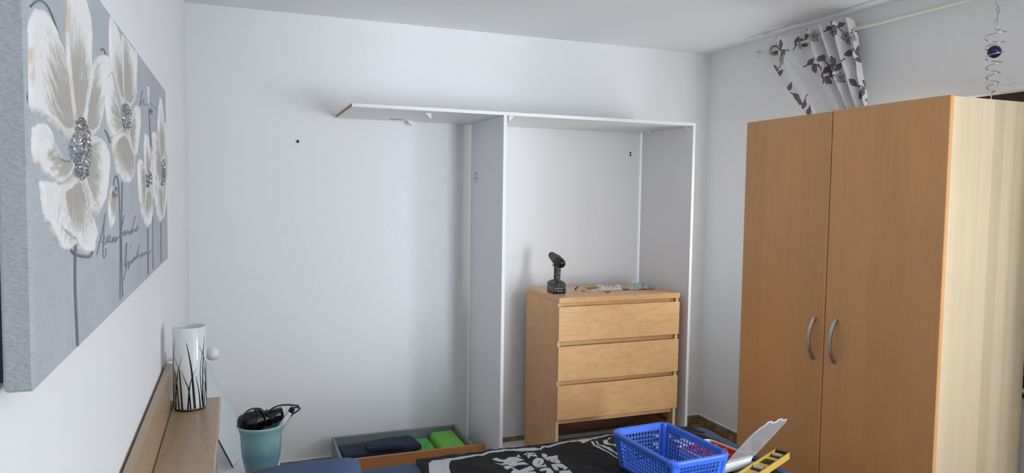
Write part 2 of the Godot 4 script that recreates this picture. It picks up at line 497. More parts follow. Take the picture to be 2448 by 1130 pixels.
const STEMS := [
	[0.0026, [Vector2(3.066, 1.542), Vector2(3.075, 1.485), Vector2(3.067, 1.398)]],
	[0.0013, [Vector2(2.723, 1.623), Vector2(2.717, 1.635), Vector2(2.697, 1.64), Vector2(2.673, 1.632), Vector2(2.661, 1.602), Vector2(2.659, 1.53), Vector2(2.674, 1.406)]],
	[0.0016, [Vector2(2.614, 1.638), Vector2(2.629, 1.601), Vector2(2.647, 1.497), Vector2(2.642, 1.407)]],
	[0.0022, [Vector2(2.208, 1.519), Vector2(2.212, 1.462), Vector2(2.215, 1.405)]],
	[0.0013, [Vector2(2.089, 1.558), Vector2(2.093, 1.497), Vector2(2.101, 1.404)]],
	[0.0018, [Vector2(1.871, 1.519), Vector2(1.884, 1.461), Vector2(1.888, 1.404)]],
	[0.0011, [Vector2(3.269, 1.814), Vector2(3.244, 1.825), Vector2(3.219, 1.832), Vector2(3.192, 1.833), Vector2(3.168, 1.826), Vector2(3.145, 1.815), Vector2(3.128, 1.804)]],
	[0.0022, [Vector2(3.094, 1.533), Vector2(3.062, 1.525), Vector2(3.011, 1.518), Vector2(2.961, 1.514), Vector2(2.944, 1.519)]],
	[0.0016, [Vector2(2.14, 1.816), Vector2(2.127, 1.78), Vector2(2.112, 1.749), Vector2(2.105, 1.726)]],
	[0.0013, [Vector2(2.809, 1.716), Vector2(2.781, 1.71), Vector2(2.756, 1.698)]],
	[0.0014, [Vector2(2.831, 1.846), Vector2(2.806, 1.852), Vector2(2.782, 1.847)]],
]
const SCRIPT := [
	[0.0011, [Vector2(2.903, 1.512), Vector2(2.868, 1.534), Vector2(2.829, 1.563), Vector2(2.814, 1.574)]],
	[0.0011, [Vector2(2.814, 1.574), Vector2(2.83, 1.559), Vector2(2.84, 1.533), Vector2(2.848, 1.508), Vector2(2.837, 1.5), Vector2(2.822, 1.504), Vector2(2.82, 1.516)]],
	[0.0011, [Vector2(2.861, 1.529), Vector2(2.84, 1.529), Vector2(2.825, 1.535), Vector2(2.84, 1.529), Vector2(2.823, 1.523), Vector2(2.786, 1.536), Vector2(2.8, 1.525), Vector2(2.781, 1.525), Vector2(2.767, 1.533), Vector2(2.777, 1.525), Vector2(2.758, 1.522), Vector2(2.724, 1.528), Vector2(2.741, 1.528), Vector2(2.754, 1.522), Vector2(2.725, 1.522), Vector2(2.698, 1.528), Vector2(2.717, 1.519), Vector2(2.69, 1.523), Vector2(2.662, 1.527), Vector2(2.642, 1.536), Vector2(2.6, 1.564)]],
	[0.0011, [Vector2(2.631, 1.551), Vector2(2.648, 1.528), Vector2(2.654, 1.521), Vector2(2.614, 1.531), Vector2(2.594, 1.533), Vector2(2.605, 1.524), Vector2(2.563, 1.533), Vector2(2.585, 1.524), Vector2(2.542, 1.53), Vector2(2.543, 1.523), Vector2(2.509, 1.53), Vector2(2.51, 1.521), Vector2(2.435, 1.557)]],
	[0.0011, [Vector2(2.48, 1.532), Vector2(2.487, 1.523), Vector2(2.448, 1.529), Vector2(2.442, 1.523), Vector2(2.411, 1.532), Vector2(2.387, 1.532), Vector2(2.414, 1.522)]],
	[0.0011, [Vector2(2.63, 1.437), Vector2(2.593, 1.453), Vector2(2.601, 1.473), Vector2(2.593, 1.499), Vector2(2.571, 1.507), Vector2(2.573, 1.498), Vector2(2.592, 1.466), Vector2(2.612, 1.468), Vector2(2.582, 1.464), Vector2(2.593, 1.453), Vector2(2.558, 1.469), Vector2(2.55, 1.462), Vector2(2.557, 1.452), Vector2(2.526, 1.466), Vector2(2.538, 1.46), Vector2(2.503, 1.466), Vector2(2.504, 1.459), Vector2(2.468, 1.469), Vector2(2.481, 1.46), Vector2(2.444, 1.468), Vector2(2.445, 1.462), Vector2(2.373, 1.489)]],
	[0.0011, [Vector2(2.395, 1.477), Vector2(2.419, 1.463), Vector2(2.367, 1.467), Vector2(2.357, 1.459), Vector2(2.311, 1.467), Vector2(2.327, 1.46), Vector2(2.253, 1.464), Vector2(2.284, 1.458), Vector2(2.222, 1.462), Vector2(2.223, 1.453), Vector2(2.127, 1.458)]],
	[0.0011, [Vector2(2.53, 1.497), Vector2(2.518, 1.498)]],
	[0.0011, [Vector2(2.268, 1.851), Vector2(2.305, 1.826), Vector2(2.313, 1.812), Vector2(2.249, 1.833), Vector2(2.244, 1.82), Vector2(2.16, 1.832)]],
	[0.0011, [Vector2(2.099, 1.841), Vector2(2.027, 1.839), Vector2(1.944, 1.843)]],
]
const TOWEL_WHITE := [
	[Vector2(0.679, 1.521), Vector2(0.699, 1.5), Vector2(0.713, 1.496), Vector2(0.741, 1.5), Vector2(0.764, 1.493), Vector2(0.786, 1.497), Vector2(0.775, 1.519), Vector2(0.758, 1.543), Vector2(0.744, 1.583), Vector2(0.738, 1.613), Vector2(0.734, 1.641), Vector2(0.728, 1.673), Vector2(0.65, 1.646), Vector2(0.67, 1.557)],
	[Vector2(0.785, 1.497), Vector2(0.829, 1.491), Vector2(0.861, 1.493), Vector2(0.89, 1.491), Vector2(0.908, 1.491), Vector2(0.938, 1.48), Vector2(0.964, 1.482), Vector2(1.01, 1.479), Vector2(1.042, 1.487), Vector2(1.075, 1.489), Vector2(1.112, 1.482), Vector2(1.101, 1.51), Vector2(1.066, 1.511), Vector2(1.026, 1.497), Vector2(0.974, 1.504), Vector2(0.936, 1.497), Vector2(0.907, 1.512), Vector2(0.885, 1.507), Vector2(0.816, 1.519), Vector2(0.775, 1.52)],
	[Vector2(1, 1.48), Vector2(1.045, 1.483), Vector2(1.092, 1.48), Vector2(1.133, 1.493), Vector2(1.157, 1.514), Vector2(1.179, 1.483), Vector2(1.204, 1.492), Vector2(1.261, 1.471), Vector2(1.339, 1.461), Vector2(1.354, 1.469), Vector2(1.37, 1.454), Vector2(1.412, 1.465), Vector2(1.431, 1.461), Vector2(1.46, 1.435), Vector2(1.501, 1.438), Vector2(1.571, 1.429), Vector2(1.608, 1.434), Vector2(1.594, 1.459), Vector2(1.556, 1.46), Vector2(1.462, 1.464), Vector2(1.424, 1.479), Vector2(1.358, 1.511), Vector2(1.358, 1.487), Vector2(1.349, 1.481), Vector2(1.305, 1.48), Vector2(1.194, 1.514), Vector2(1.18, 1.503), Vector2(1.156, 1.527), Vector2(1.137, 1.527), Vector2(1.077, 1.518), Vector2(1.041, 1.494), Vector2(0.991, 1.505)],
	[Vector2(1.406, 1.494), Vector2(1.411, 1.509), Vector2(1.395, 1.55), Vector2(1.413, 1.645), Vector2(1.418, 1.714), Vector2(1.409, 1.714), Vector2(1.407, 1.649), Vector2(1.383, 1.559), Vector2(1.398, 1.511)],
	[Vector2(1.427, 1.497), Vector2(1.427, 1.521), Vector2(1.414, 1.55), Vector2(1.437, 1.603), Vector2(1.439, 1.648), Vector2(1.448, 1.682), Vector2(1.432, 1.748), Vector2(1.418, 1.755), Vector2(1.425, 1.71), Vector2(1.431, 1.658), Vector2(1.406, 1.56), Vector2(1.419, 1.512)],
	[Vector2(1.457, 1.507), Vector2(1.48, 1.505), Vector2(1.5, 1.484), Vector2(1.513, 1.509), Vector2(1.506, 1.568), Vector2(1.52, 1.586), Vector2(1.492, 1.635), Vector2(1.468, 1.626), Vector2(1.471, 1.576), Vector2(1.446, 1.564), Vector2(1.438, 1.551)],
	[Vector2(1.028, 1.572), Vector2(1.05, 1.54), Vector2(1.045, 1.587)],
	[Vector2(0.926, 1.564), Vector2(0.949, 1.548), Vector2(0.965, 1.577), Vector2(0.978, 1.582), Vector2(1, 1.56), Vector2(1.024, 1.567), Vector2(1.034, 1.592), Vector2(1.046, 1.616), Vector2(1.021, 1.619), Vector2(1.004, 1.628), Vector2(1.036, 1.63), Vector2(1.047, 1.662), Vector2(1.023, 1.651), Vector2(0.983, 1.66), Vector2(0.968, 1.632), Vector2(0.945, 1.63), Vector2(0.923, 1.597), Vector2(0.95, 1.618), Vector2(0.967, 1.607), Vector2(0.946, 1.594)],
	[Vector2(0.945, 1.644), Vector2(0.975, 1.643), Vector2(0.979, 1.672), Vector2(0.988, 1.703), Vector2(1.049, 1.674), Vector2(1.05, 1.713), Vector2(1.014, 1.728), Vector2(1.042, 1.732), Vector2(1.046, 1.781), Vector2(0.991, 1.783), Vector2(0.942, 1.724), Vector2(0.973, 1.687), Vector2(0.969, 1.669), Vector2(0.945, 1.683)],
	[Vector2(1.067, 1.552), Vector2(1.087, 1.538), Vector2(1.103, 1.543), Vector2(1.118, 1.551), Vector2(1.111, 1.579), Vector2(1.107, 1.608), Vector2(1.09, 1.596), Vector2(1.086, 1.589), Vector2(1.066, 1.611), Vector2(1.069, 1.583), Vector2(1.079, 1.568)],
	[Vector2(1.153, 1.599), Vector2(1.149, 1.606), Vector2(1.145, 1.611), Vector2(1.141, 1.615), Vector2(1.137, 1.617), Vector2(1.133, 1.617), Vector2(1.13, 1.614), Vector2(1.128, 1.61), Vector2(1.128, 1.605), Vector2(1.129, 1.599), Vector2(1.131, 1.592), Vector2(1.134, 1.586), Vector2(1.139, 1.58), Vector2(1.143, 1.577), Vector2(1.147, 1.575), Vector2(1.151, 1.575), Vector2(1.154, 1.577), Vector2(1.156, 1.581), Vector2(1.156, 1.586), Vector2(1.155, 1.593)],
	[Vector2(1.136, 1.567), Vector2(1.146, 1.57), Vector2(1.143, 1.578)],
	[Vector2(1.125, 1.626), Vector2(1.151, 1.611), Vector2(1.196, 1.602), Vector2(1.187, 1.629), Vector2(1.173, 1.654), Vector2(1.181, 1.651), Vector2(1.175, 1.683), Vector2(1.159, 1.684), Vector2(1.141, 1.66)],
	[Vector2(1.118, 1.644), Vector2(1.113, 1.655), Vector2(1.106, 1.666), Vector2(1.097, 1.675), Vector2(1.088, 1.682), Vector2(1.079, 1.686), Vector2(1.071, 1.687), Vector2(1.065, 1.684), Vector2(1.061, 1.678), Vector2(1.061, 1.669), Vector2(1.062, 1.659), Vector2(1.067, 1.648), Vector2(1.074, 1.637), Vector2(1.082, 1.627), Vector2(1.092, 1.62), Vector2(1.101, 1.616), Vector2(1.109, 1.615), Vector2(1.115, 1.618), Vector2(1.119, 1.624), Vector2(1.12, 1.633)],
	[Vector2(1.131, 1.686), Vector2(1.16, 1.69), Vector2(1.175, 1.701), Vector2(1.179, 1.741), Vector2(1.156, 1.755), Vector2(1.152, 1.732), Vector2(1.139, 1.733), Vector2(1.134, 1.753), Vector2(1.121, 1.748), Vector2(1.122, 1.721)],
	[Vector2(1.058, 1.694), Vector2(1.083, 1.686), Vector2(1.104, 1.682), Vector2(1.114, 1.665), Vector2(1.103, 1.709), Vector2(1.094, 1.701), Vector2(1.067, 1.703)],
	[Vector2(1.06, 1.73), Vector2(1.094, 1.715), Vector2(1.111, 1.717), Vector2(1.11, 1.739), Vector2(1.107, 1.765), Vector2(1.081, 1.793), Vector2(1.061, 1.786), Vector2(1.086, 1.747), Vector2(1.063, 1.747)],
	[Vector2(1.129, 1.762), Vector2(1.175, 1.762), Vector2(1.17, 1.808), Vector2(1.139, 1.828), Vector2(1.12, 1.806)],
	[Vector2(1.699, 1.518), Vector2(1.783, 1.523), Vector2(1.779, 1.568), Vector2(1.704, 1.577)],
	[Vector2(1.733, 1.598), Vector2(1.815, 1.603), Vector2(1.816, 1.648), Vector2(1.755, 1.66)],
	[Vector2(1.76, 1.684), Vector2(1.812, 1.669), Vector2(1.802, 1.719), Vector2(1.744, 1.751)],
	[Vector2(1.641, 1.611), Vector2(1.704, 1.61), Vector2(1.698, 1.652), Vector2(1.624, 1.669)],
	[Vector2(1.862, 1.947), Vector2(1.907, 1.93), Vector2(1.917, 1.947), Vector2(1.877, 1.98), Vector2(1.832, 1.991)],
	[Vector2(1.762, 1.985), Vector2(1.829, 1.963), Vector2(1.817, 1.995), Vector2(1.773, 2.015)],
]
const TOWEL_BLACK := [
	[Vector2(1.507, 1.538), Vector2(1.501, 1.548), Vector2(1.493, 1.557), Vector2(1.484, 1.563), Vector2(1.476, 1.566), Vector2(1.47, 1.565), Vector2(1.465, 1.562), Vector2(1.462, 1.555), Vector2(1.462, 1.546), Vector2(1.465, 1.536), Vector2(1.469, 1.525), Vector2(1.476, 1.515), Vector2(1.484, 1.506), Vector2(1.493, 1.5), Vector2(1.501, 1.497), Vector2(1.508, 1.497), Vector2(1.513, 1.501), Vector2(1.515, 1.507), Vector2(1.515, 1.517), Vector2(1.512, 1.527)],
	[Vector2(1.082, 1.663), Vector2(1.102, 1.64), Vector2(1.103, 1.643), Vector2(1.085, 1.665)],
	[Vector2(1.145, 1.632), Vector2(1.149, 1.634), Vector2(1.14, 1.657), Vector2(1.136, 1.656)],
	[Vector2(1.16, 1.644), Vector2(1.163, 1.645), Vector2(1.161, 1.66), Vector2(1.156, 1.661)],
	[Vector2(1.078, 1.553), Vector2(1.086, 1.552), Vector2(1.085, 1.564), Vector2(1.078, 1.565)],
	[Vector2(1.094, 1.573), Vector2(1.114, 1.559), Vector2(1.113, 1.568), Vector2(1.095, 1.583)],
	[Vector2(0.976, 1.623), Vector2(0.987, 1.612), Vector2(0.988, 1.615)],
	[Vector2(1.143, 1.718), Vector2(1.149, 1.714), Vector2(1.148, 1.73), Vector2(1.161, 1.732), Vector2(1.158, 1.742), Vector2(1.14, 1.744)],
]
const TOWEL_GREY := [
	[Vector2(0.591, 1.488), Vector2(0.597, 1.488), Vector2(0.61, 1.492), Vector2(0.617, 1.593), Vector2(0.618, 1.636), Vector2(0.608, 1.632)],
	[Vector2(1.891, 1.542), Vector2(1.937, 1.587), Vector2(1.953, 1.655), Vector2(1.936, 1.666), Vector2(1.92, 1.604)],
]

# ---------------------------------------------------------------- materials
func plain(key: String, srgb: Color, rough := 0.6, metal := 0.0) -> StandardMaterial3D:
	if mats.has(key):
		return mats[key]
	var m := StandardMaterial3D.new()
	m.albedo_color = srgb
	m.roughness = rough
	m.metallic = metal
	mats[key] = m
	return m

func clear_plastic(key: String, srgb: Color, alpha: float, rough := 0.15) -> StandardMaterial3D:
	var m := plain(key, Color(srgb.r, srgb.g, srgb.b, alpha), rough)
	m.transparency = BaseMaterial3D.TRANSPARENCY_ALPHA
	m.cull_mode = BaseMaterial3D.CULL_DISABLED
	return m

func picture(w: int, h: int, f: Callable) -> ImageTexture:
	var data := PackedByteArray()
	data.resize(w * h * 3)
	var k := 0
	for y in h:
		for x in w:
			var c: Color = f.call((x + 0.5) / w, (y + 0.5) / h)
			data[k] = clampi(int(c.r * 255.0 + 0.5), 0, 255)
			data[k + 1] = clampi(int(c.g * 255.0 + 0.5), 0, 255)
			data[k + 2] = clampi(int(c.b * 255.0 + 0.5), 0, 255)
			k += 3
	return ImageTexture.create_from_image(Image.create_from_data(w, h, false, Image.FORMAT_RGB8, data))

func grain_map(frequency: float, strength: float, seed_: int, cell := false) -> NoiseTexture2D:
	var t := NoiseTexture2D.new()
	var n := FastNoiseLite.new()
	n.seed = seed_
	n.frequency = frequency
	n.noise_type = FastNoiseLite.TYPE_CELLULAR if cell else FastNoiseLite.TYPE_SIMPLEX_SMOOTH
	n.fractal_octaves = 4
	t.noise = n
	t.width = 512
	t.height = 512
	t.seamless = true
	t.as_normal_map = true
	t.bump_strength = strength
	return t

func stave_tone(u: float, width: float, seed_: float) -> float:
	var k := floorf(u / width + noise.get_noise_2d(u * 0.0, seed_) * 0.3)
	return fposmod(sin(k * 12.9898 + seed_ * 4.1) * 43758.5453, 1.0)

func make_materials() -> void:
	var plaster := plain("plaster", Color(0.957, 0.956, 0.958), 0.92)
	plaster.normal_enabled = true
	plaster.normal_texture = grain_map(0.02, 3.0, 3)
	plaster.normal_scale = 0.22
	plaster.uv1_triplanar = true
	plaster.uv1_world_triplanar = true
	plaster.uv1_scale = Vector3(1.4, 1.4, 1.4)
	plain("laminate", Color(0.94, 0.94, 0.943), 0.42)
	plain("laminate_edge", Color(0.93, 0.93, 0.94), 0.4)
	plain("black_plastic", Color(0.035, 0.035, 0.04), 0.35)
	plain("black_gloss", Color(0.02, 0.02, 0.024), 0.14)
	plain("ink", Color(0.06, 0.06, 0.08), 0.8)
	plain("steel", Color(0.72, 0.71, 0.69), 0.28, 1.0)
	plain("brass_wire", Color(0.66, 0.64, 0.60), 0.25, 1.0)
	plain("white_plastic", Color(0.90, 0.90, 0.90), 0.35)
	plain("cream_metal", Color(0.86, 0.86, 0.81), 0.4)
	plain("dark_wood", Color(0.17, 0.105, 0.085), 0.5)
	var pane := clear_plastic("pane", Color(0.9, 0.95, 0.97), 0.05, 0.02)
	pane.metallic = 0.0
	# beech doors: faint upright staves with fine pores
	var door := plain("beech_door", Color.WHITE, 0.42)
	door.albedo_texture = picture(512, 512, func(u: float, v: float) -> Color:
		var z := u * 2.3
		var y := v * 2.3
		var s := stave_tone(z + 0.004 * sin(y * 2.0), 0.083, 1.0) - 0.5
		var g := noise.get_noise_2d(z * 60.0, y * 2.2) * 0.6 + noise.get_noise_2d(z * 150.0, y * 6.0) * 0.4
		var b := noise.get_noise_2d(z * 3.0 + 40.0, y * 1.5)
		var k := 1.0 + 0.05 * s + 0.035 * g + 0.03 * b
		return Color(0.838 * k, 0.622 * (k - 0.006 * s), 0.402 * (k - 0.02 * g)))
	door.uv1_scale = Vector3(1 / 2.3, 1 / 2.3, 1)
	# birch side: clearly striped staves
	var side := plain("birch_side", Color.WHITE, 0.45)
	side.albedo_texture = picture(512, 512, func(u: float, v: float) -> Color:
		var x := u * 2.3
		var y := v * 2.3
		var s := stave_tone(x, 0.062, 3.0) - 0.5
		s += 0.35 * (stave_tone(x + 0.02, 0.027, 5.0) - 0.5)
		var g := noise.get_noise_2d(x * 70.0, y * 2.0)
		var k := 1.0 + 0.085 * s + 0.02 * g + 0.02 * noise.get_noise_2d(x * 4.0, y * 3.0)
		return Color(0.83 * k, 0.75 * k, 0.625 * (k + 0.03 * s)))
	side.uv1_scale = Vector3(1 / 2.3, 1 / 2.3, 1)
	# alder veneer with flame figure, grain along u
	for item in [["alder_front", 0.895, 0.715, 0.50, 1.0], ["alder_side", 0.875, 0.67, 0.455, 9.0], ["oak_head", 0.70, 0.59, 0.46, 21.0]]:
		var w := plain(item[0], Color.WHITE, 0.36)
		var base := Color(item[1], item[2], item[3])
		var sd: float = item[4]
		w.albedo_texture = picture(768, 768, func(u: float, v: float) -> Color:
			# figure: contour lines of a slow, stretched field, as rotary-cut veneer shows them
			var f := 3.6 * v + 1.7 * noise.get_noise_2d(u * 1.2 + sd, v * 2.3 + sd) + 0.22 * noise.get_noise_2d(u * 4.0 + sd, v * 7.0)
			var e := absf(fposmod(f * 2.3, 1.0) - 0.5) * 2.0
			var line := pow(e, 7.0)
			var glow := pow(1.0 - e, 5.0)
			var pores := noise.get_noise_2d(u * 14.0, v * 120.0 + sd)
			var patch := noise.get_noise_2d(u * 2.2 + sd * 2.0, v * 2.6)
			var k := 1.0 - 0.055 * line + 0.022 * glow + 0.014 * pores + 0.030 * patch
			return Color(base.r * k, base.g * (k - 0.018 * line), base.b * (k - 0.045 * line)))
	mats["alder_front"].uv1_scale = Vector3(0.85, 1.5, 1)
	mats["alder_side"].uv1_scale = Vector3(0.9, 0.9, 1)
	mats["oak_head"].uv1_scale = Vector3(0.5, 0.9, 1)
	mats["oak_head"].roughness = 0.3
	plain("raw_edge", Color(0.86, 0.76, 0.60), 0.7)
	var chip := plain("chipboard", Color.WHITE, 0.9)
	chip.albedo_texture = picture(256, 256, func(u: float, v: float) -> Color:
		var g := noise.get_noise_2d(u * 60.0, v * 60.0)
		var d := noise.get_noise_2d(u * 22.0 + 9.0, v * 22.0)
		var k := 0.9 + 0.22 * g + 0.12 * d
		return Color(0.72 * k, 0.60 * k, 0.44 * k))
	chip.uv1_scale = Vector3(3, 3, 1)
	# brown glazed tile for skirting and floor
	var tile := plain("tile", Color.WHITE, 0.4)
	tile.albedo_texture = picture(384, 384, func(u: float, v: float) -> Color:
		var a := noise.get_noise_2d(u * 9.0, v * 9.0)
		var b := noise.get_noise_2d(u * 30.0 + 5.0, v * 30.0)
		var vein := pow(1.0 - absf(noise.get_noise_2d(u * 6.0 + 3.0, v * 6.0 + 8.0)), 9.0)
		var k := 0.9 + 0.28 * a + 0.16 * b
		return Color(0.60 * k + 0.14 * vein, 0.49 * k + 0.12 * vein, 0.395 * k + 0.10 * vein))
	tile.uv1_scale = Vector3(1.3, 1.3, 1)
	plain("grout", Color(0.62, 0.56, 0.49), 0.95)
	var cloth := plain("navy_sheet", Color(0.225, 0.29, 0.415), 0.95)
	cloth.rim_enabled = true
	cloth.rim = 0.4
	cloth.normal_enabled = true
	cloth.normal_texture = grain_map(0.25, 4.0, 5)
	cloth.normal_scale = 0.3
	cloth.uv1_triplanar = true
	cloth.uv1_scale = Vector3(5, 5, 5)
	for item in [["navy_terry", Color(0.125, 0.155, 0.245)], ["green_terry", Color(0.46, 0.76, 0.30)], ["bright_green_terry", Color(0.34, 0.74, 0.35)]]:
		var t := plain(item[0], item[1], 1.0)
		t.rim_enabled = true
		t.rim = 0.5
		t.normal_enabled = true
		t.normal_texture = grain_map(0.12, 14.0, 8, true)
		t.normal_scale = 0.55
		t.uv1_triplanar = true
		t.uv1_scale = Vector3(7, 7, 7)

# ---------------------------------------------------------------- the room
func build_room() -> void:
	var p: Material = mats.plaster
	var t := 0.25
	var m := MB.new()
	m.span(Vector3(LEFT - t, -0.2, -t), Vector3(RIGHT + t, 0.0, REAR + t))
	var floor_ := structure(put(m, "floor", mats.grout), "brown glazed tile floor")
	m = MB.new()
	m.span(Vector3(LEFT - t, CEIL, -t), Vector3(RIGHT + t, CEIL + 0.2, REAR + t))
	structure(put(m, "ceiling", p), "plain white plaster ceiling")
	m = MB.new()
	m.span(Vector3(LEFT - t, 0, -t), Vector3(RIGHT + t, CEIL, 0))
	structure(put(m, "wall_back", p), "white plaster wall behind the bare wardrobe frame")
	m = MB.new()
	m.span(Vector3(LEFT - t, 0, 0), Vector3(LEFT, CEIL, REAR))
	structure(put(m, "wall_left", p), "white plaster wall with the flower painting")
	# right wall round the window opening z 0.80 .. 4.12, y 0.82 .. 2.083
	m = MB.new()
	m.span(Vector3(RIGHT, 0, 0), Vector3(RIGHT + t, CEIL, 0.80))
	m.span(Vector3(RIGHT, 0, 4.12), Vector3(RIGHT + t, CEIL, REAR))
	m.span(Vector3(RIGHT, 0, 0.80), Vector3(RIGHT + t, 0.82, 4.12))
	m.span(Vector3(RIGHT, 2.083, 0.80), Vector3(RIGHT + t, CEIL, 4.12))
	var wr := structure(put(m, "wall_right", p), "white plaster window wall behind the beech wardrobe")
	# flaking paint edges above the window
	for line in [[Vector3(3.046, 2.102, 2.024), Vector3(3.046, 2.118, 2.052), Vector3(3.046, 2.107, 2.082), Vector3(3.046, 2.115, 2.111), Vector3(3.046, 2.106, 2.149)], [Vector3(3.046, 2.124, 1.952), Vector3(3.046, 2.137, 1.974), Vector3(3.046, 2.129, 1.997), Vector3(3.046, 2.139, 2.015)], [Vector3(3.046, 2.131, 2.070), Vector3(3.046, 2.139, 2.092), Vector3(3.046, 2.127, 2.123)], [Vector3(3.046, 2.151, 1.825), Vector3(3.046, 2.151, 1.876), Vector3(3.046, 2.148, 1.935)], [Vector3(3.046, 2.152, 1.973), Vector3(3.046, 2.158, 1.984)]]:
		var fl := MB.new()
		fl.tube(smooth_path(line, 4), 0.0013, 5, true, 0.6)
		put(fl, "paint_flake", plain("flaked_paint", Color(0.93, 0.90, 0.85), 0.95), wr)
	# wall behind the viewer with the balcony door opening x 2.10 .. 3.00, y 0 .. 2.15
	m = MB.new()
	m.span(Vector3(LEFT, 0, REAR), Vector3(2.10, CEIL, REAR + t))
	m.span(Vector3(3.00, 0, REAR), Vector3(RIGHT, CEIL, REAR + t))
	m.span(Vector3(2.10, 2.15, REAR), Vector3(3.00, CEIL, REAR + t))
	structure(put(m, "wall_front", p), "white plaster wall with the balcony door")
	# partition behind the viewer: the room opens past it, on the right, towards the balcony door
	m = MB.new()
	m.span(Vector3(LEFT, 0, 4.75), Vector3(1.75, CEIL, 4.87))
	structure(put(m, "wall_partition", p), "white plaster partition behind the viewer")
	# floor tiles, 33 cm, laid with open joints
	var size := 0.33
	var tm := MB.new()
	tm.box(Vector3(0, 0.004, 0), Vector3(size - 0.006, 0.008, size - 0.006), 0.002)
	var tile_mesh := tm.mesh()
	for i in 10:
		for j in 9:
			var x := RIGHT - 0.012 - size * (i + 0.5)
			var z := 0.012 + size * (j + 0.5)
			if x - size * 0.5 < LEFT:
				continue
			put_mesh(tile_mesh, "tile", mats.tile, floor_, Vector3(x, 0, z))
	# skirting tiles: upright tile with a moulded top line
	var sk := MB.new()
	skirting_tile(sk, 0.325)
	var skm := sk.mesh()
	m = MB.new()
	m.span(Vector3(LEFT, 0, 0), Vector3(RIGHT, 0.066, 0.004))
	var bb := structure(put(m, "baseboard_back", mats.grout), "brown tile skirting along the back wall")
	var x0 := RIGHT - 0.012
	while x0 - 0.33 > LEFT:
		put_mesh(skm, "tile", mats.tile, bb, Vector3(x0 - 0.165, 0, 0.004))
		x0 -= 0.33
	m = MB.new()
	m.span(Vector3(RIGHT - 0.004, 0, 0), Vector3(RIGHT, 0.066, REAR))
	var br := structure(put(m, "baseboard_right", mats.grout), "brown tile skirting along the window wall")
	for j in 10:
		var o := put_mesh(skm, "tile", mats.tile, br, Vector3(RIGHT - 0.004, 0, 0.012 + 0.165 + 0.33 * j))
		o.rotation.y = -PI / 2
	m = MB.new()
	m.span(Vector3(LEFT, 0, 0), Vector3(LEFT + 0.004, 0.066, REAR))
	var bl := structure(put(m, "baseboard_left", mats.grout), "brown tile skirting along the painting wall")
	for j in 10:
		var o := put_mesh(skm, "tile", mats.tile, bl, Vector3(LEFT + 0.004, 0, 0.012 + 0.165 + 0.33 * j))
		o.rotation.y = PI / 2
	# white filler squeezed along the top of the skirting
	for item in [[Vector3(LEFT + 0.02, 0.074, 0.006), Vector3(RIGHT - 0.005, 0.074, 0.006), bb], [Vector3(RIGHT - 0.006, 0.074, 0.01), Vector3(RIGHT - 0.006, 0.074, 3.2), br]]:
		var c := MB.new()
		var pts := []
		var rad := []
		for k in 61:
			var f := k / 60.0
			pts.append(item[0].lerp(item[1], f) + Vector3(0, 0.002 * noise.get_noise_2d(f * 20.0, 2.0), 0))
			rad.append(0.006 + 0.0025 * noise.get_noise_2d(f * 45.0, 9.0))
		c.tube(pts, rad, 8)
		put(c, "filler_bead", p, item[2])

func skirting_tile(m: MB, w: float) -> void:
	# profile in y, z: plain foot, groove, round top
	var prof := [Vector2(0.0, 0.0), Vector2(0.010, 0.0), Vector2(0.010, 0.050), Vector2(0.0072, 0.0525), Vector2(0.0072, 0.0555), Vector2(0.010, 0.058), Vector2(0.0085, 0.066), Vector2(0.005, 0.070), Vector2(0.0, 0.070)]
	for k in prof.size() - 1:
		var a: Vector2 = prof[k]
		var b: Vector2 = prof[k + 1]
		var n := Vector3(0, -(b.x - a.x), b.y - a.y)
		m.face([Vector3(-w / 2, a.y, a.x), Vector3(w / 2, a.y, a.x), Vector3(w / 2, b.y, b.x), Vector3(-w / 2, b.y, b.x)], n)
	for s in [-1.0, 1.0]:
		m.face([Vector3(s * w / 2, 0, 0), Vector3(s * w / 2, 0, 0.010), Vector3(s * w / 2, 0.066, 0.0085), Vector3(s * w / 2, 0.07, 0)], Vector3(s, 0, 0))

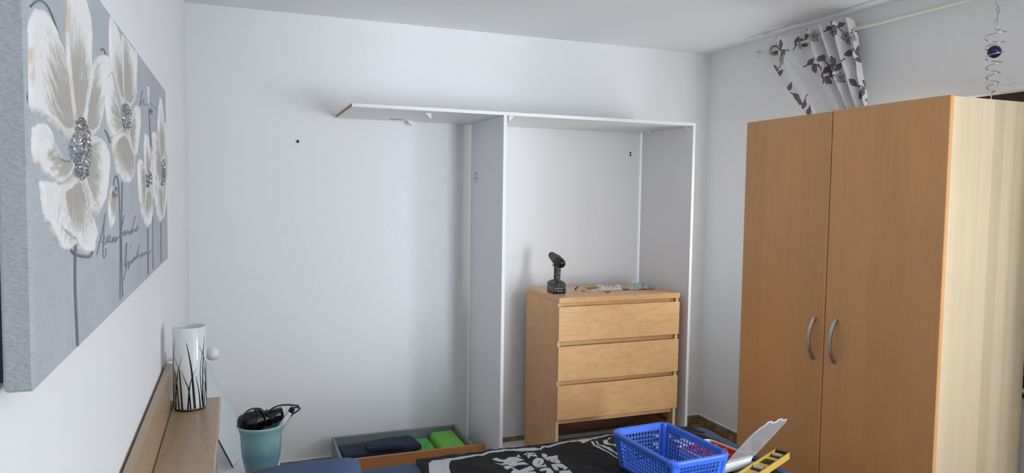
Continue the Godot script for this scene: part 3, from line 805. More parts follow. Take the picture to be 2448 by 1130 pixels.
func build_openings() -> void:
	var dw: Material = mats.dark_wood
	# window in the right wall: dark frame, two casements with panes, shutter slats at the top
	var root := Node3D.new()
	root.name = "window_1"
	add_child(root)
	structure(root, "dark brown window behind the beech wardrobe")
	var m := MB.new()
	var x := RIGHT + 0.06
	m.span(Vector3(x, 2.023, 0.80), Vector3(x + 0.07, 2.083, 4.12), 0.004)
	m.span(Vector3(x, 0.82, 0.80), Vector3(x + 0.07, 0.88, 4.12), 0.004)
	m.span(Vector3(x, 0.88, 0.80), Vector3(x + 0.07, 2.023, 0.86), 0.004)
	m.span(Vector3(x, 0.88, 4.06), Vector3(x + 0.07, 2.023, 4.12), 0.004)
	put(m, "frame", dw, root)
	m = MB.new()
	m.span(Vector3(RIGHT - 0.02, 0.80, 0.78), Vector3(x, 0.82, 4.14), 0.004)
	put(m, "sill", dw, root)
	for k in 3:
		var z0: float = [0.862, 1.882, 3.282][k]
		var z1: float = [1.878, 3.278, 4.058][k]
		m = MB.new()
		m.span(Vector3(x + 0.01, 0.882, z0), Vector3(x + 0.06, 0.942, z1), 0.004)
		m.span(Vector3(x + 0.01, 1.961, z0), Vector3(x + 0.06, 2.021, z1), 0.004)
		m.span(Vector3(x + 0.01, 0.942, z0), Vector3(x + 0.06, 1.961, z0 + 0.06), 0.004)
		m.span(Vector3(x + 0.01, 0.942, z1 - 0.06), Vector3(x + 0.06, 1.961, z1), 0.004)
		var c := put(m, "casement", dw, root)
		m = MB.new()
		m.span(Vector3(x + 0.033, 0.942, z0 + 0.06), Vector3(x + 0.037, 1.961, z1 - 0.06))
		put(m, "pane", mats.pane, c)
	# roller shutter: down over the middle casement
	var sl := MB.new()
	sl.box(Vector3.ZERO, Vector3(0.012, 0.0385, 1.40), 0.004)
	var slm := sl.mesh()
	for k in 31:
		put_mesh(slm, "shutter_slat", dw, root, Vector3(x + 0.12, 2.062 - 0.04 * k, 2.58))
	# balcony door in the wall behind the viewer
	root = Node3D.new()
	root.name = "door_1"
	add_child(root)
	structure(root, "glazed balcony door with a dark brown frame")
	var z := REAR + 0.06
	m = MB.new()
	m.span(Vector3(2.10, 0, z), Vector3(2.15, 2.15, z + 0.07), 0.004)
	m.span(Vector3(2.95, 0, z), Vector3(3.00, 2.15, z + 0.07), 0.004)
	m.span(Vector3(2.15, 2.10, z), Vector3(2.95, 2.15, z + 0.07), 0.004)
	put(m, "frame", dw, root)
	m = MB.new()
	m.span(Vector3(2.152, 0.01, z + 0.01), Vector3(2.21, 2.098, z + 0.06), 0.004)
	m.span(Vector3(2.89, 0.01, z + 0.01), Vector3(2.948, 2.098, z + 0.06), 0.004)
	m.span(Vector3(2.21, 2.03, z + 0.01), Vector3(2.89, 2.098, z + 0.06), 0.004)
	m.span(Vector3(2.21, 0.01, z + 0.01), Vector3(2.89, 0.09, z + 0.06), 0.004)
	var leaf := put(m, "door_leaf", dw, root)
	m = MB.new()
	m.span(Vector3(2.21, 0.09, z + 0.033), Vector3(2.89, 2.03, z + 0.037))
	put(m, "pane", mats.pane, leaf)
	m = MB.new()
	m.tube([Vector3(2.18, 1.05, z + 0.01), Vector3(2.18, 1.05, z - 0.04), Vector3(2.28, 1.05, z - 0.045)], 0.009, 10)
	put(m, "handle", mats.steel, leaf)

# ---------------------------------------------------------------- beech wardrobe
func build_wardrobe() -> void:
	var root := thing("wardrobe", "tall beech two-door wardrobe with steel bow handles and a pale striped side", "wardrobe", Vector3(2.502, 0, 1.09))
	var d := 1.155  # width along z
	var top := 2.012
	var m := MB.new()
	# side towards the viewer, pale birch staves
	m.span(Vector3(0.021, 0.0, d - 0.018), Vector3(0.498, top, d), 0.001)
	var s := put(m, "side_panel", mats.birch_side, root)
	s.set_meta("label", "pale birch side panel with upright staves")
	m = MB.new()
	m.span(Vector3(0.021, 0.0, 0.0), Vector3(0.498, top, 0.018), 0.001)
	put(m, "side_panel", mats.birch_side, root)
	m = MB.new()
	m.span(Vector3(0.021, top - 0.020, 0.018), Vector3(0.498, top, d - 0.018), 0.001)
	put(m, "top_panel", mats.birch_side, root)
	m = MB.new()
	m.span(Vector3(0.490, 0.06, 0.018), Vector3(0.497, top - 0.02, d - 0.018))
	put(m, "back_panel", mats.birch_side, root)
	m = MB.new()
	m.span(Vector3(0.021, 0.06, 0.018), Vector3(0.490, 0.08, d - 0.018))
	put(m, "bottom_panel", mats.birch_side, root)
	m = MB.new()
	m.span(Vector3(0.03, 0.0, 0.018), Vector3(0.045, 0.06, d - 0.018))
	put(m, "plinth", mats.beech_door, root)
	# doors meet at z = 0.580
	for k in 2:
		var z0: float = 0.0 if k == 0 else 0.586
		var z1: float = 0.581 if k == 0 else d + 0.004
		m = MB.new()
		m.span(Vector3(0.0, 0.045, z0), Vector3(0.019, top + (0.0 if k == 0 else 0.004), z1), 0.0025)
		var door := put(m, "door", mats.beech_door, root)
		bow_handle(door, Vector3(0.0, 0.965 if k == 0 else 0.975, 0.527 if k == 0 else 0.655))

func bow_handle(door: Node3D, at: Vector3) -> void:
	# flat bow, thick in the middle, with cross ribs
	var m := MB.new()
	var pts := []
	var n := 24
	var half := 0.100
	var w := 0.0085
	var front := []
	var back := []
	for i in n + 1:
		var f := i / float(n) * 2.0 - 1.0
		var out := 0.030 * (1.0 - f * f) + 0.004
		front.append(at + Vector3(-out - 0.004, f * half, 0))
		back.append(at + Vector3(-out + 0.003, f * half, 0))
		pts.append(f)
	for i in n:
		for s in [-1.0, 1.0]:
			m.face([front[i] + Vector3(0, 0, s * w), front[i + 1] + Vector3(0, 0, s * w), back[i + 1] + Vector3(0, 0, s * w), back[i] + Vector3(0, 0, s * w)], Vector3(0, 0, s))
		m.face([front[i] + Vector3(0, 0, -w), front[i + 1] + Vector3(0, 0, -w), front[i + 1] + Vector3(0, 0, w), front[i] + Vector3(0, 0, w)], Vector3(-1, 0, 0))
		m.face([back[i] + Vector3(0, 0, -w), back[i + 1] + Vector3(0, 0, -w), back[i + 1] + Vector3(0, 0, w), back[i] + Vector3(0, 0, w)], Vector3(1, 0, 0))
	for s in [-1.0, 1.0]:
		m.face([front[0 if s < 0 else n] + Vector3(0, 0, -w), front[0 if s < 0 else n] + Vector3(0, 0, w), back[0 if s < 0 else n] + Vector3(0, 0, w), back[0 if s < 0 else n] + Vector3(0, 0, -w)], Vector3(0, s, 0))
		m.tube([at + Vector3(0.001, s * half * 0.88, 0), at + Vector3(-0.010, s * half * 0.88, 0)], 0.005, 10)
	for k in 22:
		var f := -0.5 + k / 21.0 * 0.95
		var out := 0.030 * (1.0 - f * f) + 0.0085
		m.box(at + Vector3(-out, f * half, 0), Vector3(0.0022, 0.0021, w * 2.0), 0.0005)
	put(m, "handle", mats.steel, door)

# ---------------------------------------------------------------- bare white wardrobe frame
func build_frame_unit() -> void:
	var root := thing("open_wardrobe", "bare white wardrobe frame with an overhanging top board, still without doors or back", "wardrobe frame")
	var lam: Material = mats.laminate
	var top0 := 2.036
	var top1 := 2.053
	var zf := 0.600
	var m := MB.new()
	m.span(Vector3(0.517, top0, 0.004), Vector3(2.528, top1, zf - 0.001), 0.0008)
	var board := put(m, "top_board", lam, root)
	m = MB.new()
	m.span(Vector3(0.517, top0, zf - 0.001), Vector3(2.528, top1, zf), 0.0003)
	put(m, "edge_band", mats.laminate_edge, board)
	m = MB.new()
	m.span(Vector3(0.5155, top0 + 0.0006, 0.006), Vector3(0.517, top1 - 0.0006, zf - 0.002))
	var raw := put(m, "raw_end", mats.chipboard, board)
	raw.set_meta("label", "raw chipboard end of the white board")
	for item in [[1.314, 1.332], [2.510, 2.528]]:
		m = MB.new()
		m.span(Vector3(item[0], 0.0, 0.030), Vector3(item[1], top0 - 0.0005, zf - 0.001), 0.0008)
		var panel := put(m, "side_panel", lam, root)
		m = MB.new()
		m.span(Vector3(item[0], 0.0, zf - 0.001), Vector3(item[1], top0 - 0.0005, zf), 0.0003)
		put(m, "edge_band", mats.laminate_edge, panel)
		if item[0] < 2.0:
			m = MB.new()
			# small factory stamp printed sideways on the panel: rows of tiny marks
			for row in 3:
				var yy := 1.745
				while yy > 1.682:
					var l := rng.randf_range(0.003, 0.009)
					if rng.randf() < 0.75:
						m.span(Vector3(1.3137, yy - l, 0.100 + row * 0.026), Vector3(1.3141, yy, 0.100 + row * 0.026 + rng.randf_range(0.006, 0.013)))
					yy -= l + 0.0025
			put(m, "printed_stamp", mats.ink, panel)
	m = MB.new()
	m.span(Vector3(1.332, 0.022, 0.006), Vector3(2.510, 0.040, zf - 0.002), 0.0008)
	put(m, "bottom_panel", lam, root)
	m = MB.new()
	m.span(Vector3(1.332, 0.0, zf - 0.05), Vector3(2.510, 0.022, zf - 0.034))
	put(m, "plinth", lam, root)
	# triangular corner blocks hanging under the board and in the corners
	for item in [[Vector3(0.945, top0, 0.045), 0.0], [Vector3(0.945, top0, 0.480), 0.0], [Vector3(2.510, top0, 0.13), 0.0], [Vector3(2.510, top0, 0.54), 0.0], [Vector3(1.352, top0, 0.565), PI]]:
		m = MB.new()
		var tri := PackedVector2Array([Vector2(0, 0), Vector2(-0.030, 0), Vector2(0, -0.030)])
		m.prism(tri, Vector3(0, 0, -0.014), Vector3.RIGHT, Vector3.UP, 0.028)
		var b := put(m, "corner_block", mats.white_plastic, root, item[0])
		b.rotation.y = item[1]
	m = MB.new()
	m.span(Vector3(0.80, top0 - 0.0008, 0.085), Vector3(0.885, top0 - 0.0001, 0.125))
	var st := put(m, "sticker", plain("grey_paper", Color(0.72, 0.72, 0.73), 0.8), board)
	m = MB.new()
	for k in 5:
		m.span(Vector3(0.806, top0 - 0.001, 0.089 + k * 0.007), Vector3(0.84 + 0.035 * fposmod(k * 0.37, 1.0), top0 - 0.0008, 0.0915 + k * 0.007))
	put(m, "sticker_print", plain("grey_ink", Color(0.4, 0.4, 0.42), 0.8), st)

# ---------------------------------------------------------------- chest of drawers
func swap_uv(m: MB) -> void:
	for k in m.uv.size():
		m.uv[k] = Vector2(m.uv[k].y, m.uv[k].x)

func build_dresser() -> void:
	var root := thing("chest_of_drawers", "alder veneer chest of drawers standing inside the white frame, lowest drawer missing", "dresser", Vector3(1.664, 0.0405, 0.103))
	var w := 0.797
	var z1 := 0.483
	var m := MB.new()
	m.span(Vector3(0.0, 0.970, 0.0), Vector3(w, 1.000, z1), 0.002)
	put(m, "top", mats.alder_side, root)
	for k in 2:
		var x0 := 0.0 if k == 0 else w - 0.018
		m = MB.new()
		m.span(Vector3(x0, 0.0, 0.0), Vector3(x0 + 0.018, 0.9695, z1 - 0.0185), 0.001)
		swap_uv(m)
		var sp := put(m, "side_panel", mats.alder_side, root)
		m = MB.new()
		m.span(Vector3(x0 + 0.0005, 0.0, z1 - 0.0185), Vector3(x0 + 0.0175, 0.9695, z1 - 0.0175))
		put(m, "edge_band", mats.raw_edge, sp)
	m = MB.new()
	m.span(Vector3(0.018, 0.25, 0.004), Vector3(w - 0.018, 0.9695, 0.008))
	put(m, "back_panel", plain("hardboard", Color(0.50, 0.37, 0.27), 0.8), root)
	m = MB.new()
	m.span(Vector3(0.018, 0.06, 0.006), Vector3(w - 0.018, 0.16, 0.022), 0.001)
	put(m, "back_rail", mats.hardboard, root)
	# three drawers: fronts overlay the sides, box behind, recessed pull strip above
	for item in [[0.752, 0.948], [0.526, 0.722], [0.302, 0.498]]:
		m = MB.new()
		m.span(Vector3(0.001, item[0], z1 - 0.0165), Vector3(w - 0.001, item[1], z1), 0.0015)
		for k in m.uv.size():
			m.uv[k] += Vector2(item[0] * 1.3, item[0] * 3.1)
		var fr := put(m, "drawer_front", mats.alder_front, root)
		m = MB.new()
		m.span(Vector3(0.03, item[0] + 0.012, 0.03), Vector3(0.042, item[1] - 0.05, z1 - 0.017))
		m.span(Vector3(w - 0.042, item[0] + 0.012, 0.03), Vector3(w - 0.03, item[1] - 0.05, z1 - 0.017))
		m.span(Vector3(0.042, item[0] + 0.012, 0.03), Vector3(w - 0.042, item[1] - 0.05, 0.042))
		m.span(Vector3(0.042, item[0] + 0.012, 0.042), Vector3(w - 0.042, item[0] + 0.018, z1 - 0.017))
		put(m, "drawer_box", mats.raw_edge, fr)
		m = MB.new()
		m.span(Vector3(0.018, item[0] - 0.034, z1 - 0.055), Vector3(w - 0.018, item[0] + 0.006, z1 - 0.038), 0.001)
		put(m, "rail", mats.alder_front, root)
	m = MB.new()
	m.span(Vector3(0.018, 0.930, z1 - 0.055), Vector3(w - 0.018, 0.9695, z1 - 0.038), 0.001)
	put(m, "rail", mats.alder_front, root)
	# low board across the bottom: raw chipboard edge on top, grey face
	m = MB.new()
	m.span(Vector3(0.018, 0.0, z1 - 0.072), Vector3(w - 0.018, 0.158, z1 - 0.056))
	var kick := put(m, "kickboard", plain("grey_board", Color(0.33, 0.35, 0.38), 0.6), root)
	m = MB.new()
	m.span(Vector3(0.018, 0.158, z1 - 0.072), Vector3(w - 0.018, 0.1595, z1 - 0.056))
	put(m, "raw_edge", mats.chipboard, kick)
	m = MB.new()
	m.span(Vector3(0.018, 0.0, 0.022), Vector3(w - 0.018, 0.016, z1 - 0.072))
	put(m, "bottom_panel", plain("hardboard2", Color(0.36, 0.26, 0.2), 0.8), root)
	for k in 2:
		m = MB.new()
		var x0 := 0.018 if k == 0 else w - 0.028
		m.span(Vector3(x0, 0.20, 0.05), Vector3(x0 + 0.010, 0.22, z1 - 0.06), 0.002)
		put(m, "runner", mats.steel, root)

# ---------------------------------------------------------------- tall white cupboard past the window, outside the picture: it keeps the balcony light off the beech wardrobe's side
func build_cupboard() -> void:
	var root := thing("tall_cupboard", "tall plain white two-door cupboard against the window wall past the window", "cupboard", Vector3(2.44, 0, 4.17))
	var lam: Material = mats.laminate
	var m := MB.new()
	m.span(Vector3(0.02, 0.0, 0.0), Vector3(0.59, 2.10, 0.56), 0.002)
	put(m, "body", lam, root)
	for k in 2:
		m = MB.new()
		m.span(Vector3(0.0, 0.06, 0.002 + 0.280 * k), Vector3(0.0195, 2.098, 0.278 + 0.280 * k), 0.002)
		var d := put(m, "door", lam, root)
		m = MB.new()
		m.tube([Vector3(0.0, 1.0, 0.24 + 0.08 * k), Vector3(-0.03, 1.0, 0.24 + 0.08 * k), Vector3(-0.03, 1.16, 0.24 + 0.08 * k), Vector3(0.0, 1.16, 0.24 + 0.08 * k)], 0.005, 8)
		put(m, "handle", mats.steel, d)

# ---------------------------------------------------------------- bed with shelf headboard
func build_bed() -> void:
	var root := thing("bed", "bed with a varnished wooden shelf headboard against the painting wall", "bed", Vector3.ZERO)
	var oak: Material = mats.oak_head
	var z0 := 1.40
	var z1 := 3.10
	var m := MB.new()
	# upright rail behind the shelf, its far top corner rounded
	var rail := PackedVector2Array()
	for p in [[z0, 0.30], [z1, 0.30], [z1, 0.997]]:
		rail.append(Vector2(p[0], p[1]))
	for k in 7:
		var a := PI / 2 + k / 6.0 * PI / 2
		rail.append(Vector2(z0 + 0.012 + 0.012 * cos(a), 0.985 + 0.012 * sin(a)))
	m.prism(rail, Vector3(-0.234, 0, 0), Vector3(0, 0, 1), Vector3(0, 1, 0), 0.020)
	swap_uv(m)
	for k in m.uv.size():
		m.uv[k] = Vector2(m.uv[k].y, m.uv[k].x)
	put(m, "headboard_rail", oak, root)
	m = MB.new()
	m.span(Vector3(-0.2335, 0.832, z0), Vector3(-0.076, 0.860, z1), 0.004)
	put(m, "headboard_shelf", oak, root)
	m = MB.new()
	m.span(Vector3(-0.110, 0.25, z0 + 0.01), Vector3(-0.090, 0.8315, z1 - 0.01), 0.002)
	put(m, "headboard_panel", oak, root)
	for z in [z0 + 0.01, z1 - 0.028]:
		m = MB.new()
		m.span(Vector3(-0.2335, 0.0, z), Vector3(-0.1105, 0.8315, z + 0.018), 0.002)
		put(m, "headboard_end", oak, root)
	m = MB.new()
	m.span(Vector3(-0.0895, 0.10, 1.46), Vector3(1.98, 0.25, 3.04), 0.004)
	put(m, "bed_base", oak, root)
	for x in [0.0, 1.88]:
		for z in [1.50, 2.94]:
			m = MB.new()
			m.span(Vector3(x, 0.0, z), Vector3(x + 0.06, 0.0995, z + 0.06), 0.003)
			put(m, "leg", oak, root)
	# mattress under its navy sheet
	m = MB.new()
	var fn := func(q: Vector3) -> Vector3:
		q.y += 0.004 * noise.get_noise_3d(q.x * 5.0, 3.0, q.z * 7.0) * smoothstep(0.10, 0.14, q.y)
		q += Vector3(0.006, 0, 0.006) * noise.get_noise_3d(q.x * 6.0, q.y * 12.0, q.z * 6.0)
		return q
	m.soft(Vector3(0.9735, 0.401, 2.25), Vector3(2.115, 0.300, 1.63), 0.055, 44, Basis.IDENTITY, 0.0, fn)
	put(m, "mattress", mats.navy_sheet, root).set_meta("label", "mattress under a navy blue fitted sheet")
	# pillow
	m = MB.new()
	var pf := func(q: Vector3) -> Vector3:
		var ex := 1.0 - pow(absf(q.x / 0.20), 3.0)
		var ez := 1.0 - pow(absf(q.z / 0.33), 3.0)
		var th := 0.10 + 0.90 * pow(clampf(ex * ez, 0.0, 1.0), 0.55)
		q.y = q.y * th + 0.007 * noise.get_noise_3d(q.x * 14.0, 0.0, q.z * 9.0) * th
		return q
	m.soft(Vector3.ZERO, Vector3(0.40, 0.105, 0.66), 0.05, 26, Basis.IDENTITY, 0.0, pf)
	var pillow := put(m, "pillow", plain("pillow_blue", Color(0.31, 0.395, 0.535), 0.95), null, Vector3(0.175, 0.6065, 1.845))
	pillow.rotation = Vector3(0.0, -0.10, 0.06)
	tag(pillow, "blue cotton pillow lying at the head of the bed", "pillow")

# ---------------------------------------------------------------- things on shelf and nightstand
func build_nightstand() -> void:
	# white glass cylinder with dark grass blades
	var vase := thing("glass_cylinder_lamp", "white glass cylinder lamp with dark grass blades on the headboard shelf", "lamp", Vector3(-0.1725, 0.8605, 1.516))
	var r := 0.0535
	var m := MB.new()
	m.lathe([Vector2(0, 0.012), Vector2(r - 0.008, 0.012), Vector2(r - 0.004, 0.02), Vector2(r - 0.004, 0.284), Vector2(r - 0.002, 0.287), Vector2(r, 0.284), Vector2(r, 0.014), Vector2(r - 0.003, 0.006), Vector2(r - 0.008, 0.004), Vector2(0.0, 0.004)], 48)
	var opal := plain("opal_glass", Color(0.91, 0.92, 0.92), 0.12)
	put(m, "glass_shade", opal, vase)
	m = MB.new()
	m.lathe([Vector2(0, 0), Vector2(r - 0.004, 0), Vector2(r - 0.003, 0.003), Vector2(r - 0.006, 0.0045), Vector2(0, 0.0045)], 40)
	put(m, "base", mats.black_plastic, vase)
	# blades as [across -1..1, height 0..1] points, thin strips lying on the glass
	var blades := [
		[0.008, [0.59, 0.03, 0.52, 0.22, 0.33, 0.43]], [0.011, [0.27, 0.03, 0.18, 0.30, 0.10, 0.50, -0.05, 0.70, -0.18, 0.83]],
		[0.009, [0.75, 0.04, 0.74, 0.30, 0.78, 0.60, 0.87, 0.87]], [0.007, [0.95, 0.05, 0.90, 0.25, 0.66, 0.40]], [0.006, [0.97, 0.20, 0.90, 0.45, 0.74, 0.72]],
		[0.007, [-0.14, 0.01, -0.05, 0.25, 0.10, 0.40, 0.36, 0.51]], [0.007, [0.03, 0.01, -0.07, 0.26, -0.28, 0.38, -0.49, 0.50]],
		[0.008, [-0.45, 0.02, -0.58, 0.43, -0.66, 0.53, -0.99, 0.78]], [0.007, [-0.64, 0.01, -0.78, 0.40, -0.94, 0.52]], [0.006, [-0.86, 0.02, -0.72, 0.43, -0.60, 0.55, -0.42, 0.68]], [0.005, [-0.92, 0.02, -0.97, 0.50, -0.78, 0.86]]]
	m = MB.new()
	var face_a := atan2(4.2 - 1.516, 0.157)   # blades are thickest on the side towards the bed
	for turn in [0.0, 2.2, 4.3]:
		for b in blades:
			var pts := []
			for k in range(0, b[1].size(), 2):
				pts.append(Vector3(asin(clampf(b[1][k], -0.995, 0.995)), b[1][k + 1] * 0.287, 0))
			pts = smooth_path(pts, 6)
			var w0: float = b[0] * 0.38
			for k in pts.size() - 1:
				var q := []
				for e in [[k, -1.0], [k + 1, -1.0], [k + 1, 1.0], [k, 1.0]]:
					var p: Vector3 = pts[e[0]]
					var w: float = w0 * (1.0 - 0.85 * e[0] / (pts.size() - 1.0))
					var a: float = face_a - p.x - e[1] * w / r + turn
					q.append(Vector3(cos(a) * (r + 0.0005), maxf(p.y, 0.008), sin(a) * (r + 0.0005)))
				var mid: Vector3 = (q[0] + q[2]) * 0.5
				m.face(q, Vector3(mid.x, 0, mid.z))
	put(m, "grass_print", plain("grass_silver", Color(0.16, 0.17, 0.19), 0.22, 0.75), vase)
	# bare globe bulb on a little wall holder behind the cylinder
	var lamp := thing("wall_lamp", "bare white globe bulb in a wall holder beyond the glass cylinder", "lamp", Vector3(LEFT, 1.0, 1.36))
	var side := Basis(Vector3(0, -1, 0), Vector3(1, 0, 0), Vector3(0, 0, 1))   # lathe axis along x
	m = MB.new()
	m.lathe([Vector2(0, 0), Vector2(0.030, 0), Vector2(0.030, 0.006), Vector2(0.026, 0.010), Vector2(0, 0.011)], 28, Vector3.ZERO, side)
	put(m, "wall_plate", mats.white_plastic, lamp)
	m = MB.new()
	m.tube([Vector3(0.010, 0, 0), Vector3(0.10, 0.002, 0.004)], 0.007, 12)
	put(m, "arm", mats.white_plastic, lamp)
	m = MB.new()
	m.lathe([Vector2(0, 0.095), Vector2(0.013, 0.097), Vector2(0.014, 0.112), Vector2(0.0135, 0.125), Vector2(0, 0.127)], 24, Vector3.ZERO, side)
	put(m, "socket", mats.white_plastic, lamp)
	m = MB.new()
	var prof := [Vector2(0.0, 0.118), Vector2(0.012, 0.120), Vector2(0.014, 0.128)]
	for k in 15:
		var a := -PI * 0.36 + k / 14.0 * (PI * 0.5 + PI * 0.36)
		prof.append(Vector2(0.0255 * cos(a), 0.158 + 0.0255 * sin(a)))
	m.lathe(prof, 32, Vector3(0, 0.012, 0), side)
	put(m, "bulb", plain("bulb_glass", Color(0.93, 0.93, 0.92), 0.12), lamp)
	# nightstand
	var ns := thing("nightstand", "low white nightstand between the bed and the back wall", "nightstand", Vector3(0, 0, 0))
	m = MB.new()
	m.span(Vector3(-0.255, 0.418, 0.62), Vector3(0.150, 0.438, 1.30), 0.003)
	put(m, "top", mats.laminate, ns)
	m = MB.new()
	m.span(Vector3(-0.25, 0.05, 0.63), Vector3(0.130, 0.4175, 1.29), 0.002)
	put(m, "body", mats.laminate, ns)
	m = MB.new()
	m.span(Vector3(0.1305, 0.06, 0.635), Vector3(0.147, 0.412, 1.285), 0.002)
	var door := put(m, "door", mats.laminate, ns)
	m = MB.new()
	m.lathe([Vector2(0, 0), Vector2(0.006, 0), Vector2(0.006, 0.01), Vector2(0.012, 0.018), Vector2(0, 0.022)], 20, Vector3(0.147, 0.30, 0.70), side)
	put(m, "knob", mats.steel, door)
	for x in [-0.24, 0.095]:
		for z in [0.64, 1.25]:
			m = MB.new()
			m.span(Vector3(x, 0, z), Vector3(x + 0.03, 0.0495, z + 0.03), 0.002)
			put(m, "leg", mats.laminate, ns)
	# frameless mirror leaning on the wall
	var nb := Vector3(-0.042, 0.441, 1.0)
	var fb := Vector3(0.028, 0.441, 0.70)
	var along := (fb - nb).normalized()
	var up := (Vector3(-0.445, 0.895, 0) - along * Vector3(-0.445, 0.895, 0).dot(along)).normalized()
	var out := up.cross(along).normalized()
	if out.y < 0:
		out = -out
	var mir := thing("leaning_mirror", "frameless mirror leaning against the wall behind the blue pot", "mirror")
	m = MB.new()
	var len_ := fb.distance_to(nb)
	m.box(nb + along * len_ * 0.5 + up * 0.235 + out * 0.002, Vector3(len_, 0.47, 0.003), 0.0, Basis(along, up, out))
	put(m, "glass", plain("mirror", Color(0.86, 0.89, 0.89), 0.03, 1.0), mir)
	m = MB.new()
	m.bar(nb + out * 0.002, nb + up * 0.47 + out * 0.002, 0.004, 0.008, along)
	put(m, "near_edge", mats.black_plastic, mir)
	m = MB.new()
	m.bar(fb + out * 0.002, fb + up * 0.47 + out * 0.002, 0.003, 0.005, along)
	put(m, "far_edge", mats.white_plastic, mir)
	# blue glazed pot
	var pot := thing("ceramic_pot", "turquoise glazed ceramic pot holding a hair dryer on the nightstand", "pot", Vector3(0.0705, 0.4385, 1.12))
	m = MB.new()
	m.colored = true
	var outer := [Vector2(0, 0.0), Vector2(0.050, 0.0), Vector2(0.056, 0.004), Vector2(0.064, 0.030), Vector2(0.071, 0.060), Vector2(0.077, 0.095), Vector2(0.080, 0.130), Vector2(0.0815, 0.160), Vector2(0.084, 0.185), Vector2(0.089, 0.203), Vector2(0.0955, 0.216), Vector2(0.0960, 0.219), Vector2(0.094, 0.221), Vector2(0.0905, 0.219), Vector2(0.084, 0.200), Vector2(0.078, 0.170), Vector2(0.075, 0.120), Vector2(0.066, 0.050), Vector2(0.055, 0.012), Vector2(0.0, 0.010)]
	glazed(m, outer)
	var glaze := plain("glaze", Color.WHITE, 0.1)
	glaze.vertex_color_use_as_albedo = true
	put(m, "bowl", glaze, pot)
	hair_dryer()
	straightener()

func glazed(m: MB, prof: Array) -> void:
	# glaze colours run in cloudy patches: turquoise, a blue pool low on the belly, bare brown-grey at the foot
	var segs := 56
	var g := []
	var col := []
	for i in prof.size():
		var row := []
		var crow := []
		for j in segs + 1:
			var a := TAU * (j % segs) / segs
			var p := Vector3(cos(a) * prof[i].x, prof[i].y, sin(a) * prof[i].x)
			row.append(p)
			var n1 := noise.get_noise_3d(p.x * 9.0, p.y * 16.0, p.z * 9.0)
			var n2 := noise.get_noise_3d(p.x * 22.0 + 4.0, p.y * 40.0, p.z * 22.0)
			var t := clampf(p.y / 0.22 + 0.10 * n1 + 0.05 * n2, 0.0, 1.0)
			var c := Color(0.26, 0.24, 0.21)
			if t > 0.10:
				c = c.lerp(Color(0.16, 0.30, 0.33), smoothstep(0.10, 0.30, t))
				c = c.lerp(Color(0.12, 0.32, 0.42), smoothstep(0.32, 0.45, t) * (1.0 - smoothstep(0.5, 0.6, t)))
				c = c.lerp(Color(0.29, 0.50, 0.50), smoothstep(0.5, 0.66, t))
				c = c.lerp(Color(0.20, 0.45, 0.49), smoothstep(0.78, 0.92, t))
			if prof[i].y > 0.213:
				c = Color(0.50, 0.62, 0.60)
			crow.append(c)
		g.append(row)
		col.append(crow)
	m.grid(g, Vector3.ZERO, null, col, true)

func hair_dryer() -> void:
	var t := thing("hair_dryer", "black hair dryer wrapped in its cable, lying in the turquoise pot", "hair dryer", Vector3(0.05, 0.662, 1.115))
	var m := MB.new()
	# barrel, thick rear to the left
	var ax := Vector3(0.95, 0.16, -0.10).normalized()
	var s := ax.cross(Vector3.UP).normalized()
	var b := Basis(s, ax, s.cross(ax))
	m.lathe([Vector2(0, -0.068), Vector2(0.020, -0.067), Vector2(0.035, -0.057), Vector2(0.043, -0.036), Vector2(0.044, -0.008), Vector2(0.038, 0.018), Vector2(0.031, 0.048), Vector2(0.028, 0.082), Vector2(0.028, 0.112), Vector2(0.024, 0.114), Vector2(0.023, 0.10), Vector2(0, 0.098)], 30, Vector3(-0.004, 0.006, 0), b)
	put(m, "barrel", mats.black_gloss, t)
	m = MB.new()
	m.soft(Vector3(-0.020, -0.055, 0.0), Vector3(0.034, 0.10, 0.042), 0.016, 6, Basis(Vector3(0, 0, 1), 0.18))
	put(m, "handle", mats.black_plastic, t)
	m = MB.new()
	# cable wound round the barrel and sticking out
	for k in 4:
		var pts := []
		for i in 17:
			var a := TAU * i / 16.0
			var o := -0.010 + 0.022 * k + 0.004 * sin(a * 2.0 + k)
			pts.append(Vector3(-0.004, 0.006, 0) + ax * (0.010 + o) + (s * cos(a) + s.cross(ax) * sin(a)) * (0.044 - 0.0045 * k) + ax * (0.014 * sin(a + k)))
		m.tube(pts, 0.0038, 7, false)
	m.tube(smooth_path([Vector3(0.045, 0.030, 0.012), Vector3(0.060, 0.052, 0.012), Vector3(0.090, 0.063, 0.006), Vector3(0.125, 0.062, 0.0), Vector3(0.150, 0.058, 0.0), Vector3(0.166, 0.052, -0.01), Vector3(0.172, 0.048, -0.012)], 6), 0.0034, 8)
	m.tube(smooth_path([Vector3(-0.06, -0.01, 0.03), Vector3(-0.05, 0.036, 0.02), Vector3(-0.02, 0.056, 0.0), Vector3(0.02, 0.048, -0.02), Vector3(0.05, 0.01, -0.03)], 6), 0.0036, 8)
	put(m, "cable", mats.black_plastic, t)

